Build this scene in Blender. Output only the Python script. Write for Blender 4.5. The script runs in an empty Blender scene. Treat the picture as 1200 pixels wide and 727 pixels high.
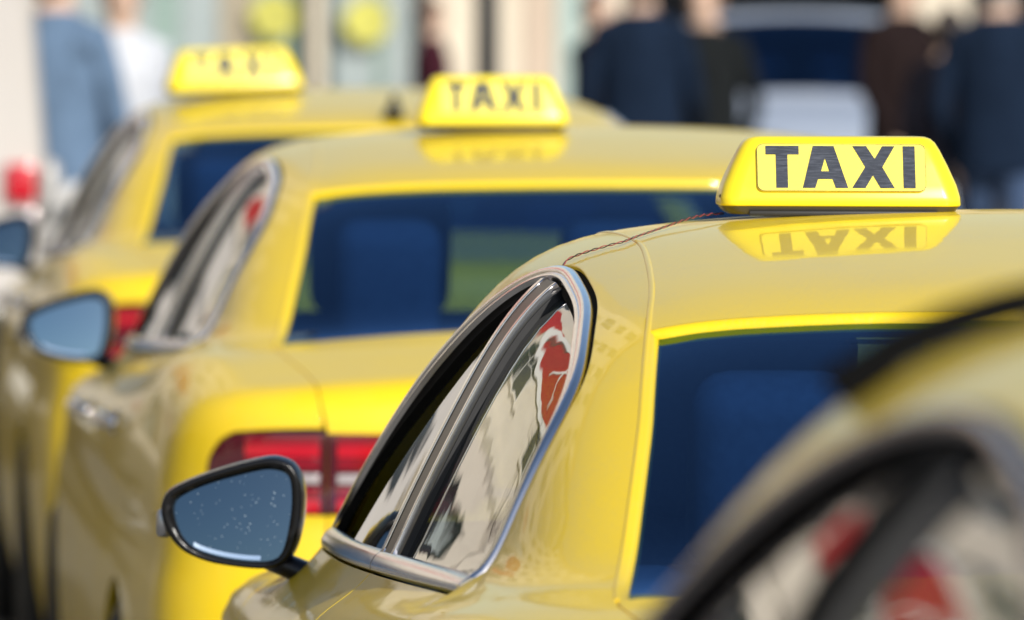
import bpy, bmesh, math, random
import numpy as np
from mathutils import Vector, Matrix
from mathutils.geometry import delaunay_2d_cdt
R = math.radians
random.seed(7)
scn = bpy.context.scene
col = scn.collection

# ------------------------------------------------------------------ camera
cam_d = bpy.data.cameras.new('camera')
cam = bpy.data.objects.new('camera', cam_d); col.objects.link(cam)
cam.location = (0, 0, 1.74)
cam.rotation_euler = (R(90 - 2.296), 0, 0)
cam_d.sensor_width = 36; cam_d.lens = 292.2
cam_d.clip_start = .05; cam_d.clip_end = 3000
cam_d.dof.use_dof = True; cam_d.dof.focus_distance = 9.62; cam_d.dof.aperture_fstop = 7.0
scn.camera = cam
# ------------------------------------------------------------------ sky, sun, exposure
SUN_EL, SUN_AZ = 30.0, 26.0          # sun behind the photographer, a little to the right
world = bpy.data.worlds.new('World'); scn.world = world; world.use_nodes = True
wn = world.node_tree; bg = wn.nodes['Background']
sky = wn.nodes.new('ShaderNodeTexSky'); sky.sky_type = 'NISHITA'; sky.sun_disc = False
sky.sun_elevation = R(SUN_EL); sky.sun_rotation = R(180 - SUN_AZ)
sky.air_density = 1.0; sky.dust_density = 1.0; sky.ozone_density = 2.0
wn.links.new(sky.outputs[0], bg.inputs[0]); bg.inputs[1].default_value = .11
sun_d = bpy.data.lights.new('sun', 'SUN'); sun_d.energy = 4.2; sun_d.angle = R(.5); sun_d.color = (1, .95, .87)
sun = bpy.data.objects.new('sun', sun_d); col.objects.link(sun)
to_sun = Vector((math.sin(R(SUN_AZ))*math.cos(R(SUN_EL)), -math.cos(R(SUN_AZ))*math.cos(R(SUN_EL)), math.sin(R(SUN_EL))))
sun.rotation_euler = to_sun.to_track_quat('Z', 'Y').to_euler()
sun.location = (5, -10, 20)
scn.view_settings.view_transform = 'Standard'; scn.view_settings.look = 'None'
scn.view_settings.gamma = 1; scn.view_settings.use_curve_mapping = False
scn.view_settings.exposure = 0.15
scn.cycles.max_bounces = 10; scn.cycles.transparent_max_bounces = 16
scn.cycles.use_denoising = True
scn.cycles.sample_clamp_indirect = 6

# ------------------------------------------------------------------ materials
def new_mat(name):
    m = bpy.data.materials.new(name); m.use_nodes = True
    return m, m.node_tree, m.node_tree.nodes['Principled BSDF']
def pbr(name, c, rough=.5, metal=0, coat=0, spec=.5, var=0, scale=20, bump=0, bscale=200, stretch=None, croug=.03):
    m, t, b = new_mat(name)
    b.inputs['Base Color'].default_value = (*c, 1); b.inputs['Roughness'].default_value = rough
    b.inputs['Metallic'].default_value = metal; b.inputs['Coat Weight'].default_value = coat
    b.inputs['Coat Roughness'].default_value = croug; b.inputs['Specular IOR Level'].default_value = spec
    if var or bump:
        tc = t.nodes.new('ShaderNodeTexCoord'); src = tc.outputs['Object']
        if stretch:
            mp = t.nodes.new('ShaderNodeMapping'); mp.inputs['Scale'].default_value = stretch
            t.links.new(src, mp.inputs[0]); src = mp.outputs[0]
    if var:
        n = t.nodes.new('ShaderNodeTexNoise'); n.inputs['Scale'].default_value = scale; n.inputs['Detail'].default_value = 5
        t.links.new(src, n.inputs[0])
        r = t.nodes.new('ShaderNodeMapRange'); r.inputs[1].default_value = .25; r.inputs[2].default_value = .75
        r.inputs[3].default_value = 1 - var; r.inputs[4].default_value = 1 + var
        t.links.new(n.outputs[0], r.inputs[0])
        mx = t.nodes.new('ShaderNodeVectorMath'); mx.operation = 'SCALE'; mx.inputs[0].default_value = c
        t.links.new(r.outputs[0], mx.inputs['Scale']); t.links.new(mx.outputs[0], b.inputs['Base Color'])
    if bump:
        n2 = t.nodes.new('ShaderNodeTexNoise'); n2.inputs['Scale'].default_value = bscale; n2.inputs['Detail'].default_value = 3
        t.links.new(src, n2.inputs[0])
        bp = t.nodes.new('ShaderNodeBump'); bp.inputs['Strength'].default_value = bump; bp.inputs['Distance'].default_value = .002
        t.links.new(n2.outputs[0], bp.inputs['Height']); t.links.new(bp.outputs[0], b.inputs['Normal'])
    return m
def paint(name, c):
    """clear-coated car paint with faint dust"""
    m, t, b = new_mat(name)
    tc = t.nodes.new('ShaderNodeTexCoord')
    n = t.nodes.new('ShaderNodeTexNoise'); n.inputs['Scale'].default_value = 9; n.inputs['Detail'].default_value = 6
    t.links.new(tc.outputs['Object'], n.inputs[0])
    r = t.nodes.new('ShaderNodeMapRange'); r.inputs[1].default_value = .35; r.inputs[2].default_value = .8
    r.inputs[3].default_value = .035; r.inputs[4].default_value = .07
    t.links.new(n.outputs[0], r.inputs[0]); t.links.new(r.outputs[0], b.inputs['Coat Roughness'])
    dn = t.nodes.new('ShaderNodeTexNoise'); dn.inputs['Scale'].default_value = 240; dn.inputs['Detail'].default_value = 4
    dm = t.nodes.new('ShaderNodeTexNoise'); dm.inputs['Scale'].default_value = 5; dm.inputs['Detail'].default_value = 6
    t.links.new(tc.outputs['Object'], dn.inputs[0]); t.links.new(tc.outputs['Object'], dm.inputs[0])
    ml = t.nodes.new('ShaderNodeMath'); ml.operation = 'MULTIPLY'; t.links.new(dn.outputs[0], ml.inputs[0]); t.links.new(dm.outputs[0], ml.inputs[1])
    rg = t.nodes.new('ShaderNodeMapRange'); rg.inputs[1].default_value = .22; rg.inputs[2].default_value = .45; rg.inputs[3].default_value = 0; rg.inputs[4].default_value = .16
    t.links.new(ml.outputs[0], rg.inputs[0])
    mxd = t.nodes.new('ShaderNodeMix'); mxd.data_type = 'RGBA'; mxd.inputs['A'].default_value = (*c, 1); mxd.inputs['B'].default_value = (.42, .38, .30, 1)
    t.links.new(rg.outputs[0], mxd.inputs['Factor']); t.links.new(mxd.outputs['Result'], b.inputs['Base Color'])
    b.inputs['Roughness'].default_value = .42
    b.inputs['Specular IOR Level'].default_value = .3
    b.inputs['Coat Weight'].default_value = .46; b.inputs['Coat IOR'].default_value = 1.5
    # very slight orange peel, so reflections are not perfectly straight
    n2 = t.nodes.new('ShaderNodeTexNoise'); n2.inputs['Scale'].default_value = 7; n2.inputs['Detail'].default_value = 2
    t.links.new(tc.outputs['Object'], n2.inputs[0])
    bp = t.nodes.new('ShaderNodeBump'); bp.inputs['Strength'].default_value = .05; bp.inputs['Distance'].default_value = .01
    t.links.new(n2.outputs[0], bp.inputs['Height']); t.links.new(bp.outputs[0], b.inputs['Coat Normal'])
    return m
def glass(name, tint, ior=1.5, rough=0.0, refl=(1, 1, 1)):
    m = bpy.data.materials.new(name); m.use_nodes = True; t = m.node_tree
    t.nodes.clear(); o = t.nodes.new('ShaderNodeOutputMaterial')
    fr = t.nodes.new('ShaderNodeFresnel')
    ge = t.nodes.new('ShaderNodeNewGeometry'); mi = t.nodes.new('ShaderNodeMix'); mi.data_type = 'FLOAT'   # thin sheet: same index from both faces
    mi.inputs['A'].default_value = ior; mi.inputs['B'].default_value = 1/ior
    t.links.new(ge.outputs['Backfacing'], mi.inputs['Factor']); t.links.new(mi.outputs['Result'], fr.inputs[0])
    tr = t.nodes.new('ShaderNodeBsdfTransparent'); tr.inputs[0].default_value = (*tint, 1)
    gl = t.nodes.new('ShaderNodeBsdfGlossy'); gl.inputs['Roughness'].default_value = rough; gl.inputs[0].default_value = (*refl, 1)
    mx = t.nodes.new('ShaderNodeMixShader')
    # slow waviness of rolled sheet glass
    tc = t.nodes.new('ShaderNodeTexCoord'); n2 = t.nodes.new('ShaderNodeTexNoise'); n2.inputs['Scale'].default_value = 5
    t.links.new(tc.outputs['Object'], n2.inputs[0])
    bp = t.nodes.new('ShaderNodeBump'); bp.inputs['Strength'].default_value = .06; bp.inputs['Distance'].default_value = .01
    t.links.new(n2.outputs[0], bp.inputs['Height']); t.links.new(bp.outputs[0], gl.inputs['Normal'])
    t.links.new(fr.outputs[0], mx.inputs[0]); t.links.new(tr.outputs[0], mx.inputs[1]); t.links.new(gl.outputs[0], mx.inputs[2])
    t.links.new(mx.outputs[0], o.inputs[0])
    return m
M = {}
M['yellow'] = paint('taxi_yellow_paint', (.85, .60, .010))
M['white_paint'] = paint('white_paint', (.50, .47, .44))
M['silver_paint'] = paint('silver_blue_paint', (.42, .47, .55))
M['chrome'] = pbr('brushed_chrome_trim', (.86, .83, .82), .17, 1, var=.05, scale=30)
M['black_gloss'] = pbr('black_gloss_trim', (.012, .012, .013), .12, 0, .6)
M['pillar'] = pbr('satin_black_pillar', (.02, .016, .014), .35, spec=.25)
M['rubber'] = pbr('black_rubber', (.015, .015, .016), .55, 0, var=.2, scale=40)
M['plastic'] = pbr('black_plastic', (.008, .008, .009), .22, 0, spec=.35, bump=.1, bscale=900)
M['side_glass'] = glass('side_window_glass', (.13, .15, .15), 1.6)
M['rear_glass'] = glass('blue_tinted_rear_glass', (.13, .25, .44), 1.62, refl=(.40, .64, 1))
M['shop_glass'] = glass('clear_shop_glass', (.93, .95, .94), 1.45)
M['matte_black'] = pbr('matte_black_rubber', (.006, .006, .006), .95, spec=.05)
M['screen_glass'] = glass('windscreen_glass', (.62, .70, .66), 1.5)
M['lamp_red'] = pbr('tail_lamp_red', (.24, .002, .014), .12, 0, 1, var=.15, scale=60, stretch=(1, .2, 14))
M['lamp_bright'] = pbr('tail_lamp_bright_red', (.52, .003, .018), .1, 0, 1)
M['lamp_dark'] = pbr('tail_lamp_dark_red', (.07, .002, .010), .12, 0, 1)
M['lamp_white'] = pbr('reverse_lamp_clear', (.55, .50, .51), .08, .3, 1, var=.2, scale=90)
M['tyre'] = pbr('tyre_rubber', (.018, .018, .018), .75, var=.2, scale=30)
M['alloy'] = pbr('wheel_alloy', (.45, .45, .47), .3, 1)
M['cabin'] = pbr('dark_cabin_plastic', (.03, .03, .033), .6)
M['seat'] = pbr('grey_blue_seat_cloth', (.22, .24, .27), .85, var=.15, scale=60)
M['headliner'] = pbr('grey_headliner', (.30, .30, .29), .9)
M['plate'] = pbr('number_plate_white', (.75, .75, .73), .4)
M['sign_yellow'] = pbr('taxi_sign_yellow_plastic', (.90, .73, .022), .28, 0, .25, spec=.4, var=.02, scale=12)
M['sign_panel'] = pbr('taxi_sign_panel_yellow', (.90, .76, .05), .35, 0, .1, spec=.4)
M['sign_base'] = pbr('sign_grey_base', (.10, .095, .085), .35, .4)
M['wire_red'] = pbr('red_wire', (.30, .05, .05), .4)
M['wire_black'] = pbr('black_wire', (.02, .02, .02), .4)
# brushed dark letters
m, t, b = new_mat('brushed_dark_letter_foil'); M['letter'] = m
tc = t.nodes.new('ShaderNodeTexCoord'); mp = t.nodes.new('ShaderNodeMapping'); mp.inputs['Scale'].default_value = (60, 60, 1400); mp.inputs['Rotation'].default_value = (0, R(5), 0)
n = t.nodes.new('ShaderNodeTexNoise'); n.inputs['Scale'].default_value = 1.0; n.inputs['Detail'].default_value = 4
cr = t.nodes.new('ShaderNodeValToRGB'); cr.color_ramp.elements[0].position = .45; cr.color_ramp.elements[0].color = (.008, .014, .030, 1)
cr.color_ramp.elements[1].position = .8; cr.color_ramp.elements[1].color = (.085, .10, .14, 1)
t.links.new(tc.outputs['Object'], mp.inputs[0]); t.links.new(mp.outputs[0], n.inputs[0]); t.links.new(n.outputs[0], cr.inputs[0])
t.links.new(cr.outputs[0], b.inputs['Base Color']); b.inputs['Roughness'].default_value = .45; b.inputs['Specular IOR Level'].default_value = .2
# convex door-mirror glass: blue tinted metal with rain spots
m, t, b = new_mat('blue_mirror_glass'); M['mirror'] = m
b.inputs['Metallic'].default_value = 1; b.inputs['Roughness'].default_value = .03
tc = t.nodes.new('ShaderNodeTexCoord'); vo = t.nodes.new('ShaderNodeTexVoronoi'); vo.inputs['Scale'].default_value = 150
nz = t.nodes.new('ShaderNodeTexNoise'); nz.inputs['Scale'].default_value = 14
mt = t.nodes.new('ShaderNodeMath'); mt.operation = 'MULTIPLY_ADD'; mt.inputs[1].default_value = .34; mt.inputs[2].default_value = -.06
cr = t.nodes.new('ShaderNodeMath'); cr.operation = 'LESS_THAN'
mix = t.nodes.new('ShaderNodeMix'); mix.data_type = 'RGBA'; mix.inputs['A'].default_value = (.11, .16, .20, 1); mix.inputs['B'].default_value = (.28, .34, .38, 1)
t.links.new(tc.outputs['Object'], vo.inputs[0]); t.links.new(tc.outputs['Object'], nz.inputs[0])
t.links.new(nz.outputs[0], mt.inputs[0]); t.links.new(vo.outputs['Distance'], cr.inputs[0]); t.links.new(mt.outputs[0], cr.inputs[1])
t.links.new(cr.outputs[0], mix.inputs['Factor']); t.links.new(mix.outputs['Result'], b.inputs['Base Color'])
rr = t.nodes.new('ShaderNodeMath'); rr.operation = 'MULTIPLY_ADD'; rr.inputs[1].default_value = .4; rr.inputs[2].default_value = .03
t.links.new(cr.outputs[0], rr.inputs[0]); t.links.new(rr.outputs[0], b.inputs['Roughness'])
M['mirror_glint'] = pbr('mirror_edge_glint', (.75, .86, .95), .15, .9)
M['asphalt'] = pbr('grey_street_paving', (.125, .123, .118), .85, var=.2, scale=3, bump=.5, bscale=120)
M['paving'] = pbr('pale_paving', (.34, .32, .29), .8, var=.15, scale=2, bump=.3, bscale=40)
M['kerb'] = pbr('kerb_stone', (.30, .29, .28), .8, var=.15, scale=5)
M['line'] = pbr('road_paint_white', (.7, .7, .68), .7, var=.15, scale=8)

# ------------------------------------------------------------------ object helpers
def tag(o, label=None, cat=None, group=None, kind=None):
    for k, v in (('label', label), ('category', cat), ('group', group), ('kind', kind)):
        if v: o[k] = v
    return o
def empty(name, loc=(0, 0, 0), rz=0, s=1):
    o = bpy.data.objects.new(name, None); col.objects.link(o)
    o.location = loc; o.rotation_euler = (0, 0, rz); o.scale = (s, s, s); o.empty_display_size = .2
    return o
def link(name, me, mat, parent=None):
    o = bpy.data.objects.new(name, me); col.objects.link(o)
    if mat is not None and not me.materials: me.materials.append(mat)
    if parent is not None: o.parent = parent
    return o
def mesh_np(name, V, Fc, N=None, smooth=True):
    me = bpy.data.meshes.new(name)
    me.from_pydata([tuple(map(float, p)) for p in V], [], [tuple(map(int, f)) for f in Fc])
    me.update()
    if smooth:
        me.polygons.foreach_set('use_smooth', [True]*len(me.polygons))
    if N is not None:
        me.normals_split_custom_set_from_vertices([tuple(map(float, n)) for n in N])
    return me
def bm_obj(name, bm, mat, parent=None, smooth=False, angle=None):
    me = bpy.data.meshes.new(name); bmesh.ops.recalc_face_normals(bm, faces=bm.faces[:])
    bm.to_mesh(me); bm.free()
    if smooth or angle:
        me.polygons.foreach_set('use_smooth', [True]*len(me.polygons))
        if angle: me.set_sharp_from_angle(angle=R(angle))
    return link(name, me, mat, parent)
def box(bm, x0, x1, y0, y1, z0, z1, bev=0, mtx=None, seg=2):
    b2 = bmesh.new() if bev else bm
    vs = [b2.verts.new((x, y, z)) for x in (x0, x1) for y in (y0, y1) for z in (z0, z1)]
    for f in ((0, 1, 3, 2), (4, 6, 7, 5), (0, 4, 5, 1), (2, 3, 7, 6), (0, 2, 6, 4), (1, 5, 7, 3)):
        b2.faces.new([vs[i] for i in f])
    if bev:
        bmesh.ops.recalc_face_normals(b2, faces=b2.faces[:])
        bmesh.ops.bevel(b2, geom=b2.edges[:], offset=bev, segments=seg, affect='EDGES', profile=.5)
        idx = {}
        for v in b2.verts:
            idx[v] = bm.verts.new(mtx @ v.co if mtx else v.co)
        for f in b2.faces: bm.faces.new([idx[v] for v in f.verts])
        b2.free()
    elif mtx:
        for v in vs: v.co = mtx @ v.co
def box_obj(name, dims, mat, parent=None, bev=0, smooth=None):
    bm = bmesh.new(); box(bm, *dims, bev=bev)
    return bm_obj(name, bm, mat, parent, angle=(40 if bev else None))
def tube(bm, pts, rad, n=8, cap=True):
    pts = [Vector(p) for p in pts]; rings = []
    rads = rad if hasattr(rad, '__len__') else [rad]*len(pts)
    up = Vector((0, 0, 1)); prev = None
    for i, p in enumerate(pts):
        t = (pts[min(i+1, len(pts)-1)] - pts[max(i-1, 0)]).normalized()
        if prev is None:
            a = t.cross(up if abs(t.z) < .9 else Vector((1, 0, 0))).normalized()
        else:
            a = (prev - t*prev.dot(t)).normalized()
        prev = a; b = t.cross(a)
        rings.append([bm.verts.new(p + (a*math.cos(2*math.pi*k/n) + b*math.sin(2*math.pi*k/n))*rads[i]) for k in range(n)])
    for r0, r1 in zip(rings[:-1], rings[1:]):
        for k in range(n): bm.faces.new((r0[k], r0[(k+1) % n], r1[(k+1) % n], r1[k]))
    if cap: bm.faces.new(rings[0][::-1]); bm.faces.new(rings[-1])
def loft(bm, loops, cap0=True, cap1=True):
    rs = [[bm.verts.new(p) for p in l] for l in loops]; n = len(rs[0])
    for a, b in zip(rs[:-1], rs[1:]):
        for k in range(n): bm.faces.new((a[k], a[(k+1) % n], b[(k+1) % n], b[k]))
    if cap0: bm.faces.new(rs[0][::-1])
    if cap1: bm.faces.new(rs[-1])
def copy_tree(o, parent=None):
    c = o.copy(); col.objects.link(c); c.parent = parent
    for ch in o.children: copy_tree(ch, c)
    return c

# ------------------------------------------------------------------ implicit sedan body (u forward, v left, z up)
class Spl:
    def __init__(s, pts):
        x = np.array([p[0] for p in pts], float); y = np.array([p[1] for p in pts], float); n = len(x)
        h = np.diff(x); A = np.zeros((n, n)); r = np.zeros(n); A[0, 0] = A[-1, -1] = 1
        for i in range(1, n-1):
            A[i, i-1] = h[i-1]; A[i, i] = 2*(h[i-1]+h[i]); A[i, i+1] = h[i]
            r[i] = 6*((y[i+1]-y[i])/h[i]-(y[i]-y[i-1])/h[i-1])
        s.x, s.y, s.h, s.m = x, y, h, np.linalg.solve(A, r)
        s.d0 = (y[1]-y[0])/h[0]-h[0]*s.m[1]/6; s.d1 = (y[-1]-y[-2])/h[-1]+h[-1]*s.m[-2]/6
    def __call__(s, t):
        t = np.asarray(t, float); i = np.clip(np.searchsorted(s.x, t)-1, 0, len(s.h)-1)
        h = s.h[i]; tc = np.clip(t, s.x[0], s.x[-1]); a = (s.x[i+1]-tc)/h; b = (tc-s.x[i])/h
        r = a*s.y[i]+b*s.y[i+1]+((a**3-a)*s.m[i]+(b**3-b)*s.m[i+1])*h*h/6
        return r+np.where(t < s.x[0], (t-s.x[0])*s.d0, 0)+np.where(t > s.x[-1], (t-s.x[-1])*s.d1, 0)
def smax(a, b, k):
    h = np.maximum(k-np.abs(a-b), 0)/k
    return np.maximum(a, b)+h*h*h*k/6
def smin(a, b, k): return -smax(-a, -b, k)
WP = Spl([(0, .865), (.5, .893), (1.2, .913), (2.2, .918), (3.2, .912), (4.0, .895), (4.77, .84)])
SZ = Spl([(.15, -.07), (.3, -.022), (.45, -.004), (.6, 0), (.75, -.008), (.9, -.02), (1.0, -.04), (1.15, -.09)])
TP = Spl([(-.2, 1.085), (.1, 1.10), (.35, 1.13), (.6, 1.155), (1.2, 1.13), (2.0, 1.075), (2.9, 1.025), (3.5, 1.005), (4.0, .955), (4.5, .845), (4.9, .72)])
RP = Spl([(.5, 1.10), (.9, 1.275), (1.2, 1.370), (1.6, 1.424), (2.05, 1.456), (2.5, 1.455), (2.9, 1.415), (3.3, 1.33)])
UR = Spl([(.2, .11), (.4, .02), (.55, 0), (.68, .015), (.78, .055), (.86, .075), (.95, .075), (1.02, .075), (1.06, .08), (1.15, .09)])
UF = Spl([(.2, .13), (.4, .02), (.55, 0), (.7, .04), (.8, .13), (.9, .3)])
def F(P):
    u, v, z = P[..., 0], np.abs(P[..., 1]), P[..., 2]
    ls = v-(WP(u)+SZ(z)-.011*np.exp(-((z-.80)/.055)**2))
    lt = z-(TP(u)-.05*(v/.8)**2)
    lr = (UR(z)+.045*(v/.8)**2+.20*(v/.9)**8)-u
    lf = u-(4.77-UF(z)-.12*(v/.8)**2-.25*(v/.9)**6)
    L = smax(smax(ls, lt, .14), smax(lr, lf, .02), .10)
    L = smax(L, .18-z, .06)
    gs = (v-(.775-.022*(u-2.2)**2-.45*(z-1.08)-.27*(z-1.08)*np.abs(z-1.08)))*.88
    gr = z-(RP(u)-.022*(v/.54)**2-.03*(v/.6)**6)
    gb = -.316*(u-.875)+.949*(z-1.262)+.055*(v/.6)**2
    gw = .47*(u-3.10)+.883*(z-1.215)+.10*(v/.6)**2
    G = smax(smax(gs, gr, .10), smax(gb, gw, .01), .09)
    G = smax(G, .9-z, .01)
    return smin(L, G, .07)
def grad(P, e=2e-4):
    g = np.stack([(F(P+d)-F(P-d)) for d in np.eye(3)*e], -1)
    return g/np.maximum(np.linalg.norm(g, axis=-1, keepdims=True), 1e-12)
def hit(O, D, s1, n=60):
    O = np.asarray(O, float); D = np.broadcast_to(np.asarray(D, float), O.shape)
    ss = np.linspace(0, s1, n); lo = np.full(len(O), np.nan); hi = np.full(len(O), np.nan)
    f0 = F(O); found = np.zeros(len(O), bool)
    for a, b in zip(ss[:-1], ss[1:]):
        f1 = F(O+D*b); m = (~found) & (f0 > 0) & (f1 <= 0); lo[m] = a; hi[m] = b; found |= m; f0 = f1
    for _ in range(34):
        mid = (lo+hi)/2; f = F(O+D*mid[:, None]); lo = np.where(f > 0, mid, lo); hi = np.where(f > 0, hi, mid)
    return O+D*((lo+hi)/2)[:, None], found
# guide points -> points on the body
def on_side(uz):
    d = np.array(uz, float); P, ok = hit(np.c_[d[:, 0], np.full(len(d), 1.3), d[:, 1]], (0, -1, 0), 1.3)
    assert ok.all(), ('side', d[~ok]); return P
def on_top(uv):
    d = np.array(uv, float); P, ok = hit(np.c_[d[:, 0], d[:, 1], np.full(len(d), 1.8)], (0, 0, -1), 1.3)
    assert ok.all(), ('top', d[~ok]); return P
def on_rear(vz):
    d = np.array(vz, float); P, ok = hit(np.c_[np.full(len(d), -.4), d[:, 0], d[:, 1]], (1, 0, 0), 1.6)
    assert ok.all(), ('rear', d[~ok]); return P
def on_front(vz):
    d = np.array(vz, float); P, ok = hit(np.c_[np.full(len(d), 5.2), d[:, 0], d[:, 1]], (-1, 0, 0), 1.9)
    assert ok.all(), ('front', d[~ok]); return P
def resample(P, step=.014, closed=False):
    P = np.asarray(P, float)
    if closed: P = np.vstack([P, P[:1]])
    L = np.r_[0, np.cumsum(np.linalg.norm(np.diff(P, axis=0), axis=1))]
    n = max(2, int(round(L[-1]/step))+1); t = np.linspace(0, L[-1], n)
    Q = np.stack([np.interp(t, L, P[:, k]) for k in range(P.shape[1])], -1)
    return Q[:-1] if closed else Q
def smooth_curve(pts, n=8, closed=False):
    """Catmull-Rom through guide points"""
    p = np.array(pts, float); out = []
    N = len(p)
    for i in range(N if closed else N-1):
        g = lambda k: p[k % N] if closed else p[min(max(k, 0), N-1)]
        a, b, c, d = g(i-1), g(i), g(i+1), g(i+2)
        for t in np.linspace(0, 1, n, endpoint=False):
            out.append(.5*((2*b)+(-a+c)*t+(2*a-5*b+4*c-d)*t*t+(-a+3*b-3*c+d)*t**3))
    if not closed: out.append(p[-1])
    return np.array(out)
def side_line(uz, n=6, step=.014): return resample(on_side(smooth_curve(uz, n)), step)
def top_line(uv, n=6, step=.014): return resample(on_top(smooth_curve(uv, n)), step)
def rear_line(vz, n=6, step=.014): return resample(on_rear(smooth_curve(vz, n)), step)
def front_line(vz, n=6, step=.014): return resample(on_front(smooth_curve(vz, n)), step)

def in_poly(P, poly):
    x, y = P[:, 0], P[:, 1]; r = np.zeros(len(P), bool)
    a = poly; b = np.roll(poly, -1, 0)
    for (x0, y0), (x1, y1) in zip(a, b):
        if y0 == y1: continue
        c = ((y0 > y) != (y1 > y)) & (x < (x1-x0)*(y-y0)/(y1-y0)+x0); r ^= c
    return r
DOM = {  # projection direction (pointing outwards) and two domain axes
    'side': (np.array([0, 1, 1])/math.sqrt(2), np.array([1, 0, 0.]), np.array([0, -1, 1])/math.sqrt(2)),
    'flank': (np.array([0, 1, 0.]), np.array([1, 0, 0.]), np.array([0, 0, 1.])),
    'top': (np.array([0, 0, 1.]), np.array([1, 0, 0.]), np.array([0, 1, 0.])),
    'tail': (np.array([-1, 0, 1])/math.sqrt(2), np.array([0, 1, 0.]), np.array([1, 0, 1])/math.sqrt(2)),
    'rcorner': (np.array([-1, 1, 0])/math.sqrt(2), np.array([1, 1, 0])/math.sqrt(2), np.array([0, 0, 1.])),
    'fcorner': (np.array([1, 1, 0])/math.sqrt(2), np.array([-1, 1, 0])/math.sqrt(2), np.array([0, 0, 1.])),
}
def patch(loops, dom, gap=.0018, depth=.016, off=0.0, grid=.03, skirt=True):
    """panel cut from the body: loops of points on it (outer first, then holes); real edge with a rolled rim"""
    D, A, B = DOM[dom]
    loops2 = []
    for i, L in enumerate(loops):
        q = np.c_[L@A, L@B]
        keep = np.linalg.norm(q-np.roll(q, 1, 0), axis=1) > .002
        q = q[keep]
        area = .5*np.sum(q[:, 0]*np.roll(q[:, 1], -1)-np.roll(q[:, 0], -1)*q[:, 1])
        if (area > 0) != (i == 0): q = q[::-1]
        t = np.roll(q, -1, 0)-np.roll(q, 1, 0); t /= np.maximum(np.linalg.norm(t, axis=1, keepdims=True), 1e-9)
        out = np.c_[t[:, 1], -t[:, 0]]
        loops2.append((q-out*gap, out))
    allq = np.vstack([l[0] for l in loops2])
    mn, mx = allq.min(0), allq.max(0)
    gx, gy = np.meshgrid(np.arange(mn[0]+grid/2, mx[0], grid), np.arange(mn[1]+grid/2, mx[1], grid))
    g = np.c_[gx.ravel()+.13*grid*np.sin(gy.ravel()*31), gy.ravel()+.13*grid*np.cos(gx.ravel()*29)]
    ins = in_poly(g, loops2[0][0])
    for l in loops2[1:]: ins &= ~in_poly(g, l[0])
    g = g[ins]
    if len(g):
        dm = np.min(np.linalg.norm(g[:, None, :]-allq[None], axis=2), axis=1); g = g[dm > grid*.45]
    pts = np.vstack([allq, g]); edges = []; k = 0
    for q, _ in loops2:
        n = len(q); edges += [(k+i, k+(i+1) % n) for i in range(n)]; k += n
    vo, _, fo, ov, _, _ = delaunay_2d_cdt([Vector(p) for p in pts], edges, [], 0, 1e-6)
    V2 = np.array([tuple(v) for v in vo]); T = np.array([tuple(f) for f in fo if len(f) == 3])
    c = V2[T].mean(1); ok = in_poly(c, loops2[0][0])
    for l in loops2[1:]: ok &= ~in_poly(c, l[0])
    T = T[ok]
    P, fnd = hit(A*V2[:, :1]+B*V2[:, 1:]+D*3.6 if dom not in ('rcorner', 'fcorner') else A*V2[:, :1]+B*V2[:, 1:]+D*4.6, -D, 6.2, 130)
    if not fnd.all():
        bad = ~fnd; T = T[~bad[T].any(1)]; P[bad] = 0
    N = grad(np.where(fnd[:, None], P, 1.0))
    P = P+N*off
    e1 = P[T[:, 1]]-P[T[:, 0]]; e2 = P[T[:, 2]]-P[T[:, 0]]
    flip = np.einsum('ij,ij->i', np.cross(e1, e2), N[T].mean(1)) < 0
    T[flip] = T[flip][:, ::-1]
    Vs, Ns, Fs = [P], [N], [T.tolist()]
    if skirt:
        base = len(P)
        for q, out in loops2:
            p3, f3 = hit(A*q[:, :1]+B*q[:, 1:]+D*(4.6 if 'corner' in dom else 3.6), -D, 6.2, 130)
            n3 = grad(p3); t3 = np.roll(p3, -1, 0)-np.roll(p3, 1, 0)
            t3 /= np.maximum(np.linalg.norm(t3, axis=1, keepdims=True), 1e-9)
            b3 = np.cross(t3, n3); b3 /= np.maximum(np.linalg.norm(b3, axis=1, keepdims=True), 1e-9)
            s = np.sign((b3@A)*out[:, 0]+(b3@B)*out[:, 1]); b3 *= s[:, None]
            p3 = p3+n3*off; r = .0016
            rows = [(p3, n3), (p3+b3*r*.7-n3*r*.3, (n3+b3)*.7071), (p3+b3*r-n3*r, b3), (p3+b3*r-n3*depth, b3)]
            n = len(q)
            for rp, rn in rows: Vs.append(rp); Ns.append(rn)
            ff = []
            for a in range(3):
                for i in range(n):
                    j = (i+1) % n
                    ff.append((base+a*n+i, base+a*n+j, base+(a+1)*n+j, base+(a+1)*n+i))
            Fs.append(ff); base += 4*n
    return np.vstack(Vs), np.vstack(Ns), [f for fl in Fs for f in fl]
def mirror_v(VNF):
    V, N, Fc = VNF; s = np.array([1, -1, 1.])
    return V*s, N*s, [tuple(f)[::-1] for f in Fc]
def join(a, b): return np.vstack([a[0], b[0]]), np.vstack([a[1], b[1]]), list(a[2])+[tuple(i+len(a[0]) for i in f) for f in b[2]]
def part(name, VNF, mat, parent): return link(name, mesh_np(name, VNF[0], VNF[2], VNF[1]), mat, parent)
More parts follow.
